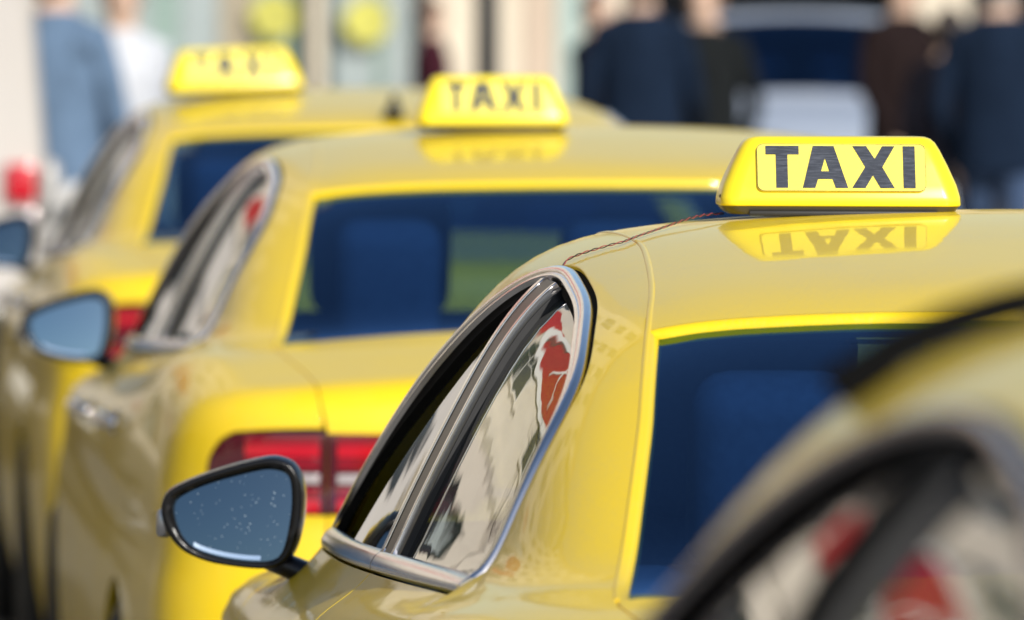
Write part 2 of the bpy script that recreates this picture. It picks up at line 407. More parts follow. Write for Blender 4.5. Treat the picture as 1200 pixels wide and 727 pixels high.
def sweep(P, prof, closed=True, flip=1):
    """strip along points on the body; prof = list of (across, out) in metres"""
    P = np.asarray(P); n3 = grad(P)
    if closed: t3 = np.roll(P, -1, 0)-np.roll(P, 1, 0)
    else: t3 = np.gradient(P, axis=0)
    t3 /= np.maximum(np.linalg.norm(t3, axis=1, keepdims=True), 1e-9)
    b3 = np.cross(t3, n3)*flip; b3 /= np.maximum(np.linalg.norm(b3, axis=1, keepdims=True), 1e-9)
    V = np.vstack([P+b3*a+n3*o for a, o in prof]); n = len(P); Fc = []
    for a in range(len(prof)-1):
        for i in range(n if closed else n-1):
            j = (i+1) % n; Fc.append((a*n+i, a*n+j, (a+1)*n+j, (a+1)*n+i))
    if not closed:
        m = len(prof); Fc.append([a*n for a in range(m)]); Fc.append([a*n+n-1 for a in range(m)][::-1])
    return V, Fc
def strip(name, P, prof, mat, parent, closed=True, flip=1, ang=50):
    V, Fc = sweep(P, prof, closed, flip)
    me = mesh_np(name, V, Fc); bm = bmesh.new(); bm.from_mesh(me); bmesh.ops.recalc_face_normals(bm, faces=bm.faces[:])
    bm.to_mesh(me); bm.free(); me.set_sharp_from_angle(angle=R(ang))
    return link(name, me, mat, parent)
def flip_copy(o, parent, name=None):
    """the right-hand twin of a left-hand part"""
    me = o.data.copy(); n = len(me.vertices); co = np.empty(n*3); me.vertices.foreach_get('co', co)
    nv = len(me.loops); cn = np.empty(nv*3); me.corner_normals.foreach_get('vector', cn); cn = cn.reshape(-1, 3)
    co = co.reshape(-1, 3); mw = np.array(o.matrix_local); co = co@mw[:3, :3].T+mw[:3, 3]
    cn = cn@mw[:3, :3].T
    co[:, 1] *= -1; cn[:, 1] *= -1
    polys = [tuple(p.vertices) for p in me.polygons]; li = [list(p.loop_indices) for p in me.polygons]
    nm = bpy.data.meshes.new(o.data.name)
    nm.from_pydata(co.tolist(), [], [p[::-1] for p in polys]); nm.update()
    nm.polygons.foreach_set('use_smooth', [True]*len(polys))
    nm.normals_split_custom_set([tuple(cn[i]) for l in li for i in l[::-1]])
    for m_ in me.materials: nm.materials.append(m_)
    idx = [p.material_index for p in me.polygons]; nm.polygons.foreach_set('material_index', idx)
    bpy.data.meshes.remove(me)
    return link(name or o.name.split('.')[0], nm, None, parent)

# ------------------------------------------------------------------ the setting
AX = R(6)                                   # the street runs 6 degrees to the left of the lens axis
S_F = Vector((-math.sin(AX), math.cos(AX), 0)); S_L = Vector((-math.cos(AX), -math.sin(AX), 0))
def street(s, l, z=0): return Vector((.62, 8.0, 0)) + S_F*(s-8.0) + S_L*l + Vector((0, 0, z))
def ground_sheet(name, x0, x1, y0, y1, z, mat, nx=2, ny=2):
    bm = bmesh.new()
    g = [[bm.verts.new((x0+(x1-x0)*i/nx, y0+(y1-y0)*j/ny, z)) for j in range(ny+1)] for i in range(nx+1)]
    for i in range(nx):
        for j in range(ny): bm.faces.new((g[i][j], g[i+1][j], g[i+1][j+1], g[i][j+1]))
    return tag(bm_obj(name, bm, mat), kind='structure')
ground_sheet('ground', -900, 900, -900, 900, -.004, M['asphalt'])
def slab(name, s0, s1, l0, l1, z0, z1, mat, parent=None, kind='structure', bev=0):
    bm = bmesh.new()
    c = [street(s, l) for s, l in ((s0, l0), (s1, l0), (s1, l1), (s0, l1))]
    lo = [bm.verts.new((p.x, p.y, z0)) for p in c]; hi = [bm.verts.new((p.x, p.y, z1)) for p in c]
    bm.faces.new(lo[::-1]); bm.faces.new(hi)
    for k in range(4): bm.faces.new((lo[k], lo[(k+1) % 4], hi[(k+1) % 4], hi[k]))
    if bev: bmesh.ops.bevel(bm, geom=bm.edges[:], offset=bev, segments=2, affect='EDGES')
    o = bm_obj(name, bm, mat, parent)
    return tag(o, kind=kind) if kind else o
slab('pavement', -20, 58, 6.15, 12, 0, .12, M['paving'])
slab('kerb', -20, 58, 6.0, 6.147, 0, .125, M['kerb'])
for k in range(12): slab('lane_line', -6+k*5, -3+k*5, 1.75, 1.87, 0, .003, M['line'])

# ------------------------------------------------------------------ sedan taxi
DLO_UP = [(3.10, 1.015), (3.0, 1.06), (2.9, 1.12), (2.8, 1.175), (2.7, 1.225), (2.6, 1.268), (2.5, 1.305), (2.4, 1.337), (2.3, 1.365), (2.2, 1.388), (2.1, 1.402), (2.0, 1.403), (1.9, 1.396), (1.7, 1.379), (1.54, 1.357), (1.353, 1.319), (1.244, 1.279), (1.18, 1.229), (1.155, 1.17), (1.14, 1.124), (1.125, 1.095)]
DLO_LO = [(1.125, 1.095), (1.5, 1.077), (2.06, 1.052), (2.6, 1.03), (3.10, 1.015)]
dlo_up2 = resample(smooth_curve(DLO_UP, 8), .02)
for _ in range(25): dlo_up2[1:-1] = .5*dlo_up2[1:-1]+.25*(dlo_up2[:-2]+dlo_up2[2:])
dlo_lo2 = smooth_curve(DLO_LO, 10)
def belt_z(u): return np.interp(u, dlo_lo2[:, 0], dlo_lo2[:, 1])
def off2d(pts, d):
    p = np.asarray(pts); t = np.gradient(p, axis=0); t /= np.linalg.norm(t, axis=1, keepdims=True)
    return p+np.c_[t[:, 1], -t[:, 0]]*d        # d>0: outwards for the upper window line (front to rear)
ring3 = resample(on_side(dlo_up2), .010)
belt3 = resample(on_side(dlo_lo2), .012)
HDR_R = [(1.385, .542), (1.372, .475), (1.348, .38), (1.322, .25), (1.308, .12), (1.303, 0)]
HDR_F = [(2.56, .495), (2.62, .40), (2.66, .25), (2.675, 0)]
WS_EDGE = [(3.18, .668), (3.1, .645), (2.95, .605), (2.75, .55), (2.56, .495)]
DITCH = [(2.56, .495), (2.35, .487), (2.1, .483), (1.95, .487), (1.65, .510), (1.46, .532), (1.385, .542)]
RW_EDGE = [(1.385, .542), (1.2, .566), (1.08, .582), (.875, .615), (.712, .642), (.605, .653)]
def both(l):   # a left half-line (edge -> centre) continued to the right edge
    l = np.asarray(l); m = l[::-1][1:]*np.array([1, -1, 1.]); return np.vstack([l, m])
def arch(uc, a0, a1, r=.372, n=40):
    a = np.radians(np.linspace(a0, a1, n)); return np.c_[uc+r*np.cos(a), .335+r*np.sin(a)]
WR, WF = .985, 3.775
lamp_top = rear_line([(.600, 1.004), (.68, 1.004), (.745, 1.000)])
lamp_out = rear_line([(.745, 1.000), (.770, .985), (.787, .955), (.788, .915), (.783, .880)])
bump_seam = resample(on_rear(smooth_curve([(.783, .880), (.79, .868)], 4)))
seam_side = side_line([(bump_seam[-1][0], bump_seam[-1][2]), (.30, .86), (.40, .835), (.52, .76), (.62, .66), (.705, .585)])
trunk_seam = np.vstack([top_line([(.605, .653), (.55, .653), (.40, .636), (.25, .618), (.16, .611)]), rear_line([(.608, 1.045), (.600, 1.004)])])

TAXI_PARTS = []
def build_sedan(paint_mat, lowered):
    root = empty('taxi_car'); Y = paint_mat
    left = []
    def lp(name, VNF, mat): o = part(name, VNF, mat, root); left.append(o); return o
    # --- side frame: roof rail, pillars, rear wing, sill
    nn = grad(ring3); tt = np.gradient(ring3, axis=0); tt /= np.linalg.norm(tt, axis=1, keepdims=True); bb = np.cross(tt, nn); bb *= np.sign(np.sum(bb*(ring3.mean(0)-ring3), 1).sum())
    hole_up = ring3-bb*.006
    for _ in range(6): hole_up = hole_up-grad(hole_up)*F(hole_up)[:, None]
    hole_up = hole_up[3:-3]
    rear_seam = [(1.118, 1.07), (1.15, 1.0), (1.19, .90), (1.26, .76), (1.36, .61), (1.44, .45), (1.475, .33), (1.50, .285)]
    front_seam = [(3.19, .285), (3.235, .36), (3.245, .6), (3.23, .85), (3.19, .97), (3.135, 1.003)]
    hole = np.vstack([hole_up, side_line(rear_seam), side_line([(1.51, .278), (2.4, .275), (3.18, .278)], 6, .03), side_line(front_seam)])
    a0 = math.degrees(math.acos((.705-WR)/.372))
    outer = np.vstack([top_line(WS_EDGE), top_line(DITCH), top_line(RW_EDGE), trunk_seam, lamp_top, lamp_out, bump_seam, seam_side,
                       on_side(arch(WR, a0, -18)), side_line([(1.37, .215), (2.4, .21), (3.37, .215)], 6, .03),
                       side_line([(3.37, .23), (3.335, .4), (3.325, .6), (3.31, .85), (3.27, .965), (3.20, 1.005)])])
    lp('body_side', patch([outer, hole], 'side', gap=.0022, grid=.026), Y)
    # --- doors
    bl = lambda a, b: side_line([(u, belt_z(u)-.006) for u in np.linspace(a, b, 8)], 4)
    rd = np.vstack([bl(1.135, 2.075), side_line([(2.075, belt_z(2.075)-.012), (2.07, .9), (2.06, .6), (2.05, .285)]),
                    side_line([(2.05, .281), (1.51, .284)], 6, .03), side_line(rear_seam[::-1])])
    d2 = lp('rear_door', patch([rd], 'side', gap=.002, grid=.026), Y)
    fd = np.vstack([bl(2.082, 3.10), side_line(front_seam[::-1]), side_line([(3.18, .282), (2.06, .281)], 6, .03),
                    side_line([(2.057, .285), (2.067, .6), (2.077, .9), (2.082, belt_z(2.082)-.012)])])
    d1 = lp('front_door', patch([fd], 'side', gap=.002, grid=.026), Y)
    # --- front wing
    aF0, aF1 = 198, 28
    hood_edge = [(3.20, .735), (3.5, .72), (3.9, .69), (4.2, .655), (4.36, .63)]
    he = top_line(hood_edge)
    fw = np.vstack([he, side_line([(4.30, .80), (4.22, .70), (4.13, .60)]), on_side(arch(WF, 45, 180)), side_line([(3.40, .30), (3.345, .4), (3.335, .6), (3.32, .85), (3.28, .965), (3.215, 1.005)])])
    lp('front_wing', patch([fw], 'side', gap=.002, grid=.035), Y)
    # --- lamps
    lamp_low = rear_line([(.783, .880), (.72, .871), (.600, .868)])
    lo = np.vstack([lamp_top, lamp_out, lamp_low, rear_line([(.6012, .868), (.6012, 1.004)])])
    tl = lp('tail_lamp', patch([lo], 'rcorner', gap=.002, grid=.02, off=.002), M['lamp_dark'])
    subs = []
    def band(p, v0, v1, z0, z1, mat, name, off=.0045):
        sh = lambda z: 0
        L = np.vstack([rear_line([(v0, z1), (v1, z1)]), rear_line([(v1, z1), (v1, z0)]), rear_line([(v1, z0), (v0, z0)]), rear_line([(v0, z0), (v0, z1)])])
        o = part(name, patch([L], 'rcorner' if v1 > .6 else 'tail', gap=0, grid=.02, off=off, depth=.006), mat, p); subs.append((o, p)); return o
    for z0, z1, mt, nm in ((.984, .994, 'lamp_red', 'lamp_band'), (.964, .981, 'lamp_bright', 'lamp_band'), (.944, .960, 'lamp_red', 'lamp_band'), (.921, .935, 'lamp_white', 'reverse_lens'), (.899, .912, 'lamp_red', 'lamp_band'), (.874, .893, 'lamp_bright', 'lamp_band')):
        band(tl, .612 if nm == 'lamp_band' else .612, .728 if nm == 'lamp_band' else .68, z0, z1, M[mt], nm)
    li = np.vstack([rear_line([(.5988, 1.003), (.36, 1.000)]), rear_line([(.36, 1.0), (.33, .93), (.36, .872)]), rear_line([(.36, .872), (.5988, .868)]), rear_line([(.5988, .868), (.5988, 1.003)])])
    tl2 = lp('boot_lamp', patch([li], 'tail', gap=.002, grid=.02, off=.004), M['lamp_dark'])
    for z0, z1, mt, nm in ((.984, .994, 'lamp_red', 'lamp_band'), (.964, .981, 'lamp_bright', 'lamp_band'), (.944, .960, 'lamp_red', 'lamp_band'), (.921, .935, 'lamp_white', 'reverse_lens'), (.899, .912, 'lamp_red', 'lamp_band'), (.874, .893, 'lamp_bright', 'lamp_band')):
        band(tl2, .39 if nm == 'lamp_band' else .47, .582, z0, z1, M[mt], nm, .0065)
    # --- headlamp
    hl = np.vstack([front_line([(.63, .80), (.45, .775)]), front_line([(.45, .775), (.44, .70)]), front_line([(.44, .70), (.60, .69), (.70, .71)]), front_line([(.70, .71), (.70, .80), (.63, .80)])])
    lp('headlamp', patch([hl], 'fcorner', gap=.001, grid=.03, off=.006), M['lamp_white'])
    # --- glass
    pane_off = -.012
    rr = np.vstack([on_side([(u, z) for u, z in off2d(dlo_up2, -.007) if u < 1.95]), side_line([(1.135, 1.10), (1.5, 1.083), (1.95, 1.062)]), side_line([(1.95, 1.07), (1.95, 1.382)])])
    lp('rear_side_window', patch([rr], 'side', gap=.002, off=pane_off, grid=.03, skirt=False), M['side_glass'])
    up = [(u, z) for u, z in off2d(dlo_up2, -.007) if 2.075 < u < 3.04]
    if lowered:
        lw = [(u, z-(.018+.17*max(0, (u-2.05)/.65))) for u, z in up]; lw = [(u, z) for u, z in lw if z > belt_z(u)+.004]
    else: lw = up
    fr = np.vstack([on_side(lw), side_line([(2.076, lw[-1][1]-.004), (2.076, belt_z(2.08)+.004)]), side_line([(2.08, belt_z(2.08)), (2.5, belt_z(2.5)), (lw[0][0]-.01, belt_z(lw[0][0]-.01))])])
    if lowered: fpane = part('front_side_window', patch([fr], 'side', gap=.002, off=pane_off, grid=.03, depth=.004), M['side_glass'], root)
    else: lp('front_side_window', patch([fr], 'side', gap=.002, off=pane_off, grid=.03, skirt=False), M['side_glass'])
    if lowered:
        fr2 = np.vstack([on_side(up), side_line([(2.076, up[-1][1]), (2.076, belt_z(2.08)+.004)]), side_line([(2.08, belt_z(2.08)), (2.5, belt_z(2.5)), (3.03, belt_z(3.03))])])
        v, n_, f_ = mirror_v(patch([fr2], 'side', gap=.002, off=pane_off, grid=.03, skirt=False))
        part('front_side_window', (v, n_, f_), M['side_glass'], root)
    # --- trim: chrome window surround, black seal, black inner frame, belt strips, B pillar
    def st(name, P, prof, mat, closed=False, flip=1, ang=50): o = strip(name, P, prof, mat, root, closed, flip, ang); left.append(o); return o
    c3 = ring3.mean(0); n3 = grad(ring3[100:101])[0]; t3 = ring3[101]-ring3[99]; sg = 1 if np.dot(np.cross(t3, n3), c3-ring3[100]) > 0 else -1
    st('window_seal', ring3, [(-.012, -.012), (-.009, -.006), (.001, -.005), (.003, -.012)], M['matte_black'], flip=sg)
    st('chrome_surround', ring3, [(0, -.008), (0, .002), (.003, .0055), (.008, .007), (.013, .0055), (.0145, .003), (.016, .0035), (.0205, .0025), (.022, -.01)], M['chrome'], flip=sg, ang=70)
    st('window_frame', ring3[ring3[:, 0] > 2.07], [(.0215, -.004), (.028, -.007), (.048, -.0085), (.052, -.02)], M['matte_black'], flip=sg)
    st('window_frame', ring3[ring3[:, 0] < 1.95], [(.0215, -.004), (.024, -.007), (.027, -.0085), (.029, -.02)], M['matte_black'], flip=sg)
    dl = np.vstack([top_line(WS_EDGE), top_line(DITCH)[1:], top_line(RW_EDGE)[1:]])
    st('roof_channel', dl, [(-.0045, -.006), (-.0035, .0), (-.0015, .0015), (.0015, .0015), (.0035, .0), (.0045, -.006)], Y)
    c3 = belt3.mean(0)+np.array([0, 0, .2]); t3 = belt3[60]-belt3[58]; sb = 1 if np.dot(np.cross(t3, grad(belt3[59:60])[0]), c3-belt3[59]) > 0 else -1
    prof = [(-.004, -.006), (-.004, .003), (.002, .0065), (.012, .007), (.020, .004), (.024, .0), (.026, -.012)]
    ub = belt3[:, 0]
    st('chrome_belt_strip', belt3[ub < 2.076], prof, M['chrome'], flip=sb, ang=70)
    st('chrome_belt_strip', belt3[ub > 2.082], prof, M['chrome'], flip=sb, ang=70)
    bp_line = lambda u: side_line([(u, belt_z(u)+.012), (u-.004, 1.2), (u, float(np.interp(-u, -dlo_up2[:, 0], dlo_up2[:, 1]))-.014)], 6)
    def pil(name, u0, u1, off, mat, mid=None):
        L = np.vstack([bp_line(u0), bp_line(u1)[::-1]])
        lp(name, patch([L], 'side', gap=0, off=off, grid=.03, depth=.012), mat)
    pil('pillar_panel', 1.978, 2.052, .001, M['pillar'])
    pil('pillar_chrome', 2.064, 2.082, .003, M['chrome'])
    pil('pillar_chrome', 1.962, 1.972, .002, M['chrome'])
    pil('pillar_seal', 1.930, 1.959, -.004, M['rubber'])
    # --- door handles
    for u0, pd in ((1.29, d2), (2.24, d1)):
        hz = .955 if u0 < 2 else .925; P = on_side([(u0+t*.2, hz) for t in np.linspace(0, 1, 11)]); N = grad(P)
        outp = [0, .016, .026, .031, .033, .034, .033, .031, .026, .016, 0]
        bm = bmesh.new(); tube(bm, [p+n*o for p, n, o in zip(P, N, outp)], [.010]+[.0125]*9+[.010], 10)
        for v in bm.verts: pass
        h = bm_obj('door_handle', bm, M['chrome'], root, smooth=True); subs.append((h, pd)); h.parent = pd
        patch_top = side_line([(u0+.03, hz+.02), (u0+.17, hz+.02)]); L = np.vstack([patch_top, side_line([(u0+.17, hz+.019), (u0+.17, hz-.02)]), side_line([(u0+.17, hz-.02), (u0+.03, hz-.02)]), side_line([(u0+.03, hz-.019), (u0+.03, hz+.019)])])
        o = part('handle_patch', patch([L], 'flank', gap=0, off=.0012, grid=.03, depth=.001), M['plastic'], pd); subs.append((o, pd))  # flat black patch on the door skin behind the handle
    # --- wheels
    for uc in (WR, WF):
        w = empty('wheel', (uc, .80, .335)); w.parent = root
        bm = bmesh.new(); prof = [(.215, -.095), (.255, -.11), (.30, -.112), (.325, -.10), (.333, -.07), (.335, 0), (.333, .07), (.325, .10), (.30, .112), (.255, .11), (.215, .095)]
        n = 40; rs = [[bm.verts.new((r*math.cos(2*math.pi*k/n), y, r*math.sin(2*math.pi*k/n))) for r, y in prof] for k in range(n)]
        for k in range(n):
            for j in range(len(prof)-1): bm.faces.new((rs[k][j], rs[k][j+1], rs[(k+1) % n][j+1], rs[(k+1) % n][j]))
        bm_obj('tyre', bm, M['tyre'], w, smooth=True)
        bm = bmesh.new()
        for k in range(5):
            a = 2*math.pi*k/5; mt = Matrix.Rotation(a, 4, 'Y')
            box(bm, .03, .225, .055, .085, -.03, .03, bev=.008, mtx=mt)
        tube(bm, [(0, .05, 0), (0, .088, 0)], .06, 20)
        rs = [[bm.verts.new((r*math.cos(2*math.pi*k/n), y, r*math.sin(2*math.pi*k/n))) for r, y in ((.218, -.09), (.205, 0), (.212, .09), (.222, .098))] for k in range(n)]
        for k in range(n):
            for j in range(3): bm.faces.new((rs[k][j], rs[k][j+1], rs[(k+1) % n][j+1], rs[(k+1) % n][j]))
        bm_obj('rim', bm, M['alloy'], w, angle=40)
        w2 = copy_tree(w, root); w2.location = (uc, -.80, .335); w2.rotation_euler = (0, 0, math.pi)
        bm = bmesh.new()   # wheel-house liner
        aa = np.radians(np.linspace(-15, 195, 24)); 
        r0 = [bm.verts.new((uc+.385*math.cos(a), .86, .335+.385*math.sin(a))) for a in aa]; r1 = [bm.verts.new((uc+.385*math.cos(a), .55, .335+.385*math.sin(a))) for a in aa]
        for i in range(23): bm.faces.new((r0[i], r0[i+1], r1[i+1], r1[i]))
        bm.faces.new(r1)
        left.append(bm_obj('wheel_liner', bm, M['rubber'], root))
    # --- right-hand twins
    for o in left:
        f = flip_copy(o, root)
        for s, p in subs:
            if p is o: flip_copy(s, f)
    # --- full-width panels
    ditchL = top_line(DITCH); hdr = both(top_line(HDR_R)); hdf = both(top_line(HDR_F))
    mr = np.array([1, -1, 1.])
    roof = np.vstack([ditchL, hdr, (ditchL*mr)[::-1], hdf[::-1]])
    part('roof', patch([roof], 'top', gap=.0022, grid=.035), Y, root)
    v, n_, f_ = patch([roof], 'top', gap=.01, off=-.03, grid=.06, skirt=False); part('headliner', (v, n_, f_), M['headliner'], root)
    rwl = top_line(RW_EDGE); base_r = both(top_line([(.605, .653), (.58, .45), (.565, .25), (.56, 0)]))
    rw = np.vstack([hdr[::-1], rwl*mr, base_r[::-1], rwl[::-1]])
    part('rear_window', patch([rw], 'top', gap=.003, off=-.009, grid=.04, depth=.006), M['rear_glass'], root)
    fl = np.vstack([rwl[::-1], hdr[1:-1], rwl*mr])      # rolled body flange round the recessed rear glass
    n_f = grad(fl[40:41])[0]; t_f = fl[41]-fl[39]; sf_ = 1 if np.dot(np.cross(t_f, n_f), np.array([.95, 0, 1.25])-fl[40]) > 0 else -1
    strip('window_flange', fl, [(.0005, -.008), (.0008, .0005), (.004, -.0002), (.007, -.002), (.0095, -.005), (.0108, -.009), (.011, -.018)], Y, root, closed=False, flip=sf_, ang=80)
    P_ = top_line([(1.19, .572), (1.165, .45), (1.14, .3), (1.12, .1), (1.12, -.1), (1.14, -.3), (1.19, -.572)], step=.03); P_ = P_-grad(P_)*.0085
    strip('aerial_wire', P_, [(-.0006, -.0003), (-.0006, .0004), (.0006, .0004), (.0006, -.0003)], M['wire_black'], root, closed=False)
    wsl = top_line(WS_EDGE); cowl = both(top_line([(3.18, .668), (3.30, .5), (3.385, .25), (3.41, 0)]))
    ws = np.vstack([wsl, hdf, (wsl*mr)[::-1], cowl[::-1]])
    part('windscreen', patch([ws], 'top', gap=.003, off=-.004, grid=.05, depth=.006), M['screen_glass'], root)
    hood_r = both(top_line([(3.20, .735), (3.18, .675), (3.30, .51), (3.39, .25), (3.415, 0)])); nose = both(front_line([(.63, .80), (.4, .775), (.2, .765), (0, .76)]))
    hood = np.vstack([he[::-1], hood_r, he*mr, nose[::-1]])
    part('bonnet', patch([hood], 'top', gap=.002, grid=.05), Y, root)
    lid_b = both(rear_line([(.585, .735), (.4, .72), (.2, .715), (0, .715)])); lid_s = np.vstack([trunk_seam, rear_line([(.600, 1.0), (.600, .868), (.585, .735)])])
    lid = np.vstack([base_r[::-1]*1.0, lid_s, lid_b, (lid_s*mr)[::-1]])
    boot = part('boot_lid', patch([lid], 'tail', gap=.002, grid=.03), Y, root)
    # number plate and chrome bar on the boot lid
    pl = np.vstack([rear_line([(.26, .855), (-.26, .855)]), rear_line([(-.26, .855), (-.26, .745)]), rear_line([(-.26, .745), (.26, .745)]), rear_line([(.26, .745), (.26, .855)])])
    part('number_plate', patch([pl], 'tail', gap=0, off=.008, grid=.05, depth=.008), M['plate'], boot)
    strip('chrome_bar', rear_line([(.34, .905), (0, .905), (-.34, .905)]), [(-.009, -.004), (-.009, .006), (0, .011), (.009, .006), (.009, -.004)], M['chrome'], boot, closed=False)
    # bumpers
    rb = np.vstack([rear_line([(0, .715), (.2, .715), (.4, .72), (.585, .735), (.600, .868)]), lamp_low[::-1], bump_seam, seam_side,
                    on_side(arch(WR, a0, 196)), side_line([(.60, .228), (.40, .218), (.30, .218)]), rear_line([(.80, .22), (.5, .215), (0, .215)]), rear_line([(0, .22), (0, .70)])])
    h = patch([rb], 'rcorner', gap=0, skirt=False, grid=.04); part('rear_bumper', join(h, mirror_v(h)), Y, root)
    fb = np.vstack([front_line([(0, .76), (.2, .765), (.4, .775), (.63, .80)]), side_line([(4.36, .81), (4.30, .80), (4.22, .70), (4.13, .60)]), on_side(arch(WF, 45, -15)), side_line([(4.16, .225), (4.3, .22)]), front_line([(.70, .22), (.4, .22), (0, .22)]), front_line([(0, .225), (0, .755)])])
    h = patch([fb], 'fcorner', gap=0, skirt=False, grid=.05); part('front_bumper', join(h, mirror_v(h)), Y, root)
    g = [front_line([(-.40+.0*i, z), (.40, z)], step=.05) for i, z in enumerate((.70, .67, .64, .61))]
    for q in g: strip('grille_bar', q, [(-.008, -.004), (-.008, .006), (.008, .006), (.008, -.004)], M['chrome'], root, closed=False)
    gl = np.vstack([front_line([(.43, .72), (-.43, .72)]), front_line([(-.43, .72), (-.40, .59)]), front_line([(-.40, .59), (.40, .59)]), front_line([(.40, .59), (.43, .72)])])
    DOM['front'] = (np.array([1, 0, 0.]), np.array([0, 1, 0.]), np.array([0, 0, 1.]))
    part('grille', patch([gl], 'front', gap=0, off=.003, grid=.1, depth=.004), M['plastic'], root)
    # --- floor, cabin
    box_obj('floor_pan', (.35, 4.4, -.56, .56, .19, .27), M['rubber'], root)
    bm = bmesh.new()
    box(bm, .64, 1.30, -.60, .60, 1.035, 1.055); box(bm, 3.0, 3.42, -.62, .62, .86, .985, bev=.03)
    for s in (-1, 1): box(bm, .9, 3.3, s*.69-.015, s*.69+.015, .3, .985)
    bm_obj('cabin_trim', bm, M['cabin'], root)
    def seat_bm(bm, u, v, w, zt, hr, lean=.30, hw_=.13, ht_=0.0):
        mt = Matrix.Translation((u, v, .42)) @ Matrix.Rotation(-lean, 4, 'Y')
        box(bm, -.06, .06, -w/2, w/2, 0, zt-.40, bev=.045, mtx=mt, seg=3)
        box(bm, .0, .52, -w/2, w/2, -.10, .06, bev=.04, mtx=Matrix.Translation((u, v, .42)))
        for s in hr:
            box(bm, -.05, .05, s-hw_, s+hw_, zt-.40, zt-.20+ht_, bev=.045, mtx=mt, seg=4)
            for q in (-.04, .04): tube(bm, [mt @ Vector((0, s+q, zt-.42)), mt @ Vector((0, s+q, zt-.3))], .006, 6)
    for v in (.37, -.37):
        bm = bmesh.new(); seat_bm(bm, 2.22, v, .50, 1.13, (0,), ht_=.05); bm_obj('front_seat', bm, M['seat'], root, angle=50)
    bm = bmesh.new(); seat_bm(bm, 1.66, 0, 1.24, 1.10, (.40, 0, -.40), hw_=.095, ht_=.03); bm_obj('rear_seat', bm, M['seat'], root, angle=50)
    bm = bmesh.new(); box(bm, 2.60, 2.63, -.12, .12, 1.315, 1.375, bev=.012); tube(bm, [(2.63, 0, 1.36), (2.68, 0, 1.42)], .01, 6); bm_obj('interior_mirror', bm, M['plastic'], root)
    # --- shark-fin aerial
    p = on_top([(1.42, 0)])[0]; bm = bmesh.new()
    loft(bm, [[(p[0]+a, b, p[2]+c-.004) for a, b, c in lp_] for lp_ in (
        [(-.07, 0, 0), (-.05, .028, 0), (.05, .022, .004), (.10, 0, .006), (.05, -.022, .004), (-.05, -.028, 0)],
        [(-.055, 0, .03), (-.04, .014, .03), (.03, .012, .03), (.065, 0, .028), (.03, -.012, .03), (-.04, -.014, .03)],
        [(-.05, 0, .058), (-.042, .005, .06), (-.02, .004, .055), (0, 0, .048), (-.02, -.004, .055), (-.042, -.005, .06)])])
    bm_obj('aerial', bm, M['plastic'], root, smooth=True)
    # --- door mirrors
    out = [(330, 531), (345, 538), (355, 555), (358, 580), (355, 610), (347, 638), (333, 655), (312, 661), (280, 659), (245, 653), (215, 640), (198, 620), (190, 600), (191, 583), (198, 570), (220, 558), (255, 545), (290, 535), (315, 530)]
    gls = [(325, 543), (338, 548), (343, 560), (344, 585), (340, 615), (333, 640), (322, 650), (300, 652), (265, 648), (232, 638), (215, 622), (206, 600), (205, 585), (212, 575), (240, 562), (280, 550), (310, 543)]
    K = 910.
    def cl(pts, n=4):
        a = np.array([(-(x-275)/K, -(y-597)/K) for x, y in pts]); return smooth_curve(a, n, closed=True)
    O2 = resample(cl(out), .008, True); G2 = cl(gls, 4)
    c2 = O2.mean(0)
    sides = []
    for s in (1, -1):
        mroot = empty('door_mirror', (3.02, s*.905, 1.053)); mroot.parent = root
        mroot.rotation_euler = (0, 0, R(-9)*s)
        f = lambda p, sc, x: [(x, s*(c2[0]+(q[0]-c2[0])*sc), c2[1]+(q[1]-c2[1])*sc) for q in p]
        bm = bmesh.new()
        dome = [(1.0, .012), (1.01, .03), (.985, .05), (.93, .068), (.84, .084), (.70, .097), (.5, .106), (.25, .111), (.05, .112)]
        loft(bm, [f(O2, .965, .001)]+[f(O2, sc, x) for sc, x in dome], cap0=False)
        bmesh.ops.recalc_face_normals(bm, faces=bm.faces[:])
        cap = bm_obj('mirror_housing', bm, M['plastic'], mroot, smooth=True)
        cap.data.materials.append(Y)
        zc = .018
        for pg in cap.data.polygons:
            c_ = pg.center
            if c_.x > .035 and c_.z > -.02: pg.material_index = 1
        # rim
        bm = bmesh.new(); G2r = resample(G2, .008, True)
        n = len(O2); G2o = np.array([G2r[np.argmin(np.linalg.norm(G2r-q, axis=1))] for q in O2])
        loft(bm, [f(O2, .97, .004), f(O2, .975, -.004), [(-.006, s*(a[0]*.5+b_[0]*.5), a[1]*.5+b_[1]*.5) for a, b_ in zip(O2, G2o)], [(-.001, s*b_[0], b_[1]) for b_ in G2o], [(.006, s*b_[0], b_[1]) for b_ in G2o]], cap0=False, cap1=False)
        bm_obj('mirror_rim', bm, M['plastic'], mroot, smooth=True)
        # convex glass
        gc = G2.mean(0); V = []; Fc = []; RR = 1.3; tilt = R(9)
        for k in range(9):
            sc = k/8
            for q in G2:
                a_, b_ = gc+(q-gc)*sc; dd = ((a_-gc[0])**2+(b_-gc[1])**2)/(2*RR)
                V.append((.004+dd+math.tan(tilt)*(b_-gc[1])*.12, s*a_, b_))
        ng = len(G2); V = np.array(V); N = []
        for p_ in V:
            nx = np.array([-1.0, -(s*gc[0]-p_[1])*-1/RR*0+ (p_[1]-s*gc[0])/RR, (p_[2]-gc[1])/RR+math.tan(tilt)]); N.append(nx/np.linalg.norm(nx))
        for k in range(8):
            for i in range(ng):
                j = (i+1) % ng; Fc.append((k*ng+i, k*ng+j, (k+1)*ng+j, (k+1)*ng+i) if k else (i, ng+j, ng+i))
        q_ = Fc[ng*3]; fn = np.cross(V[q_[1]]-V[q_[0]], V[q_[2]]-V[q_[0]])
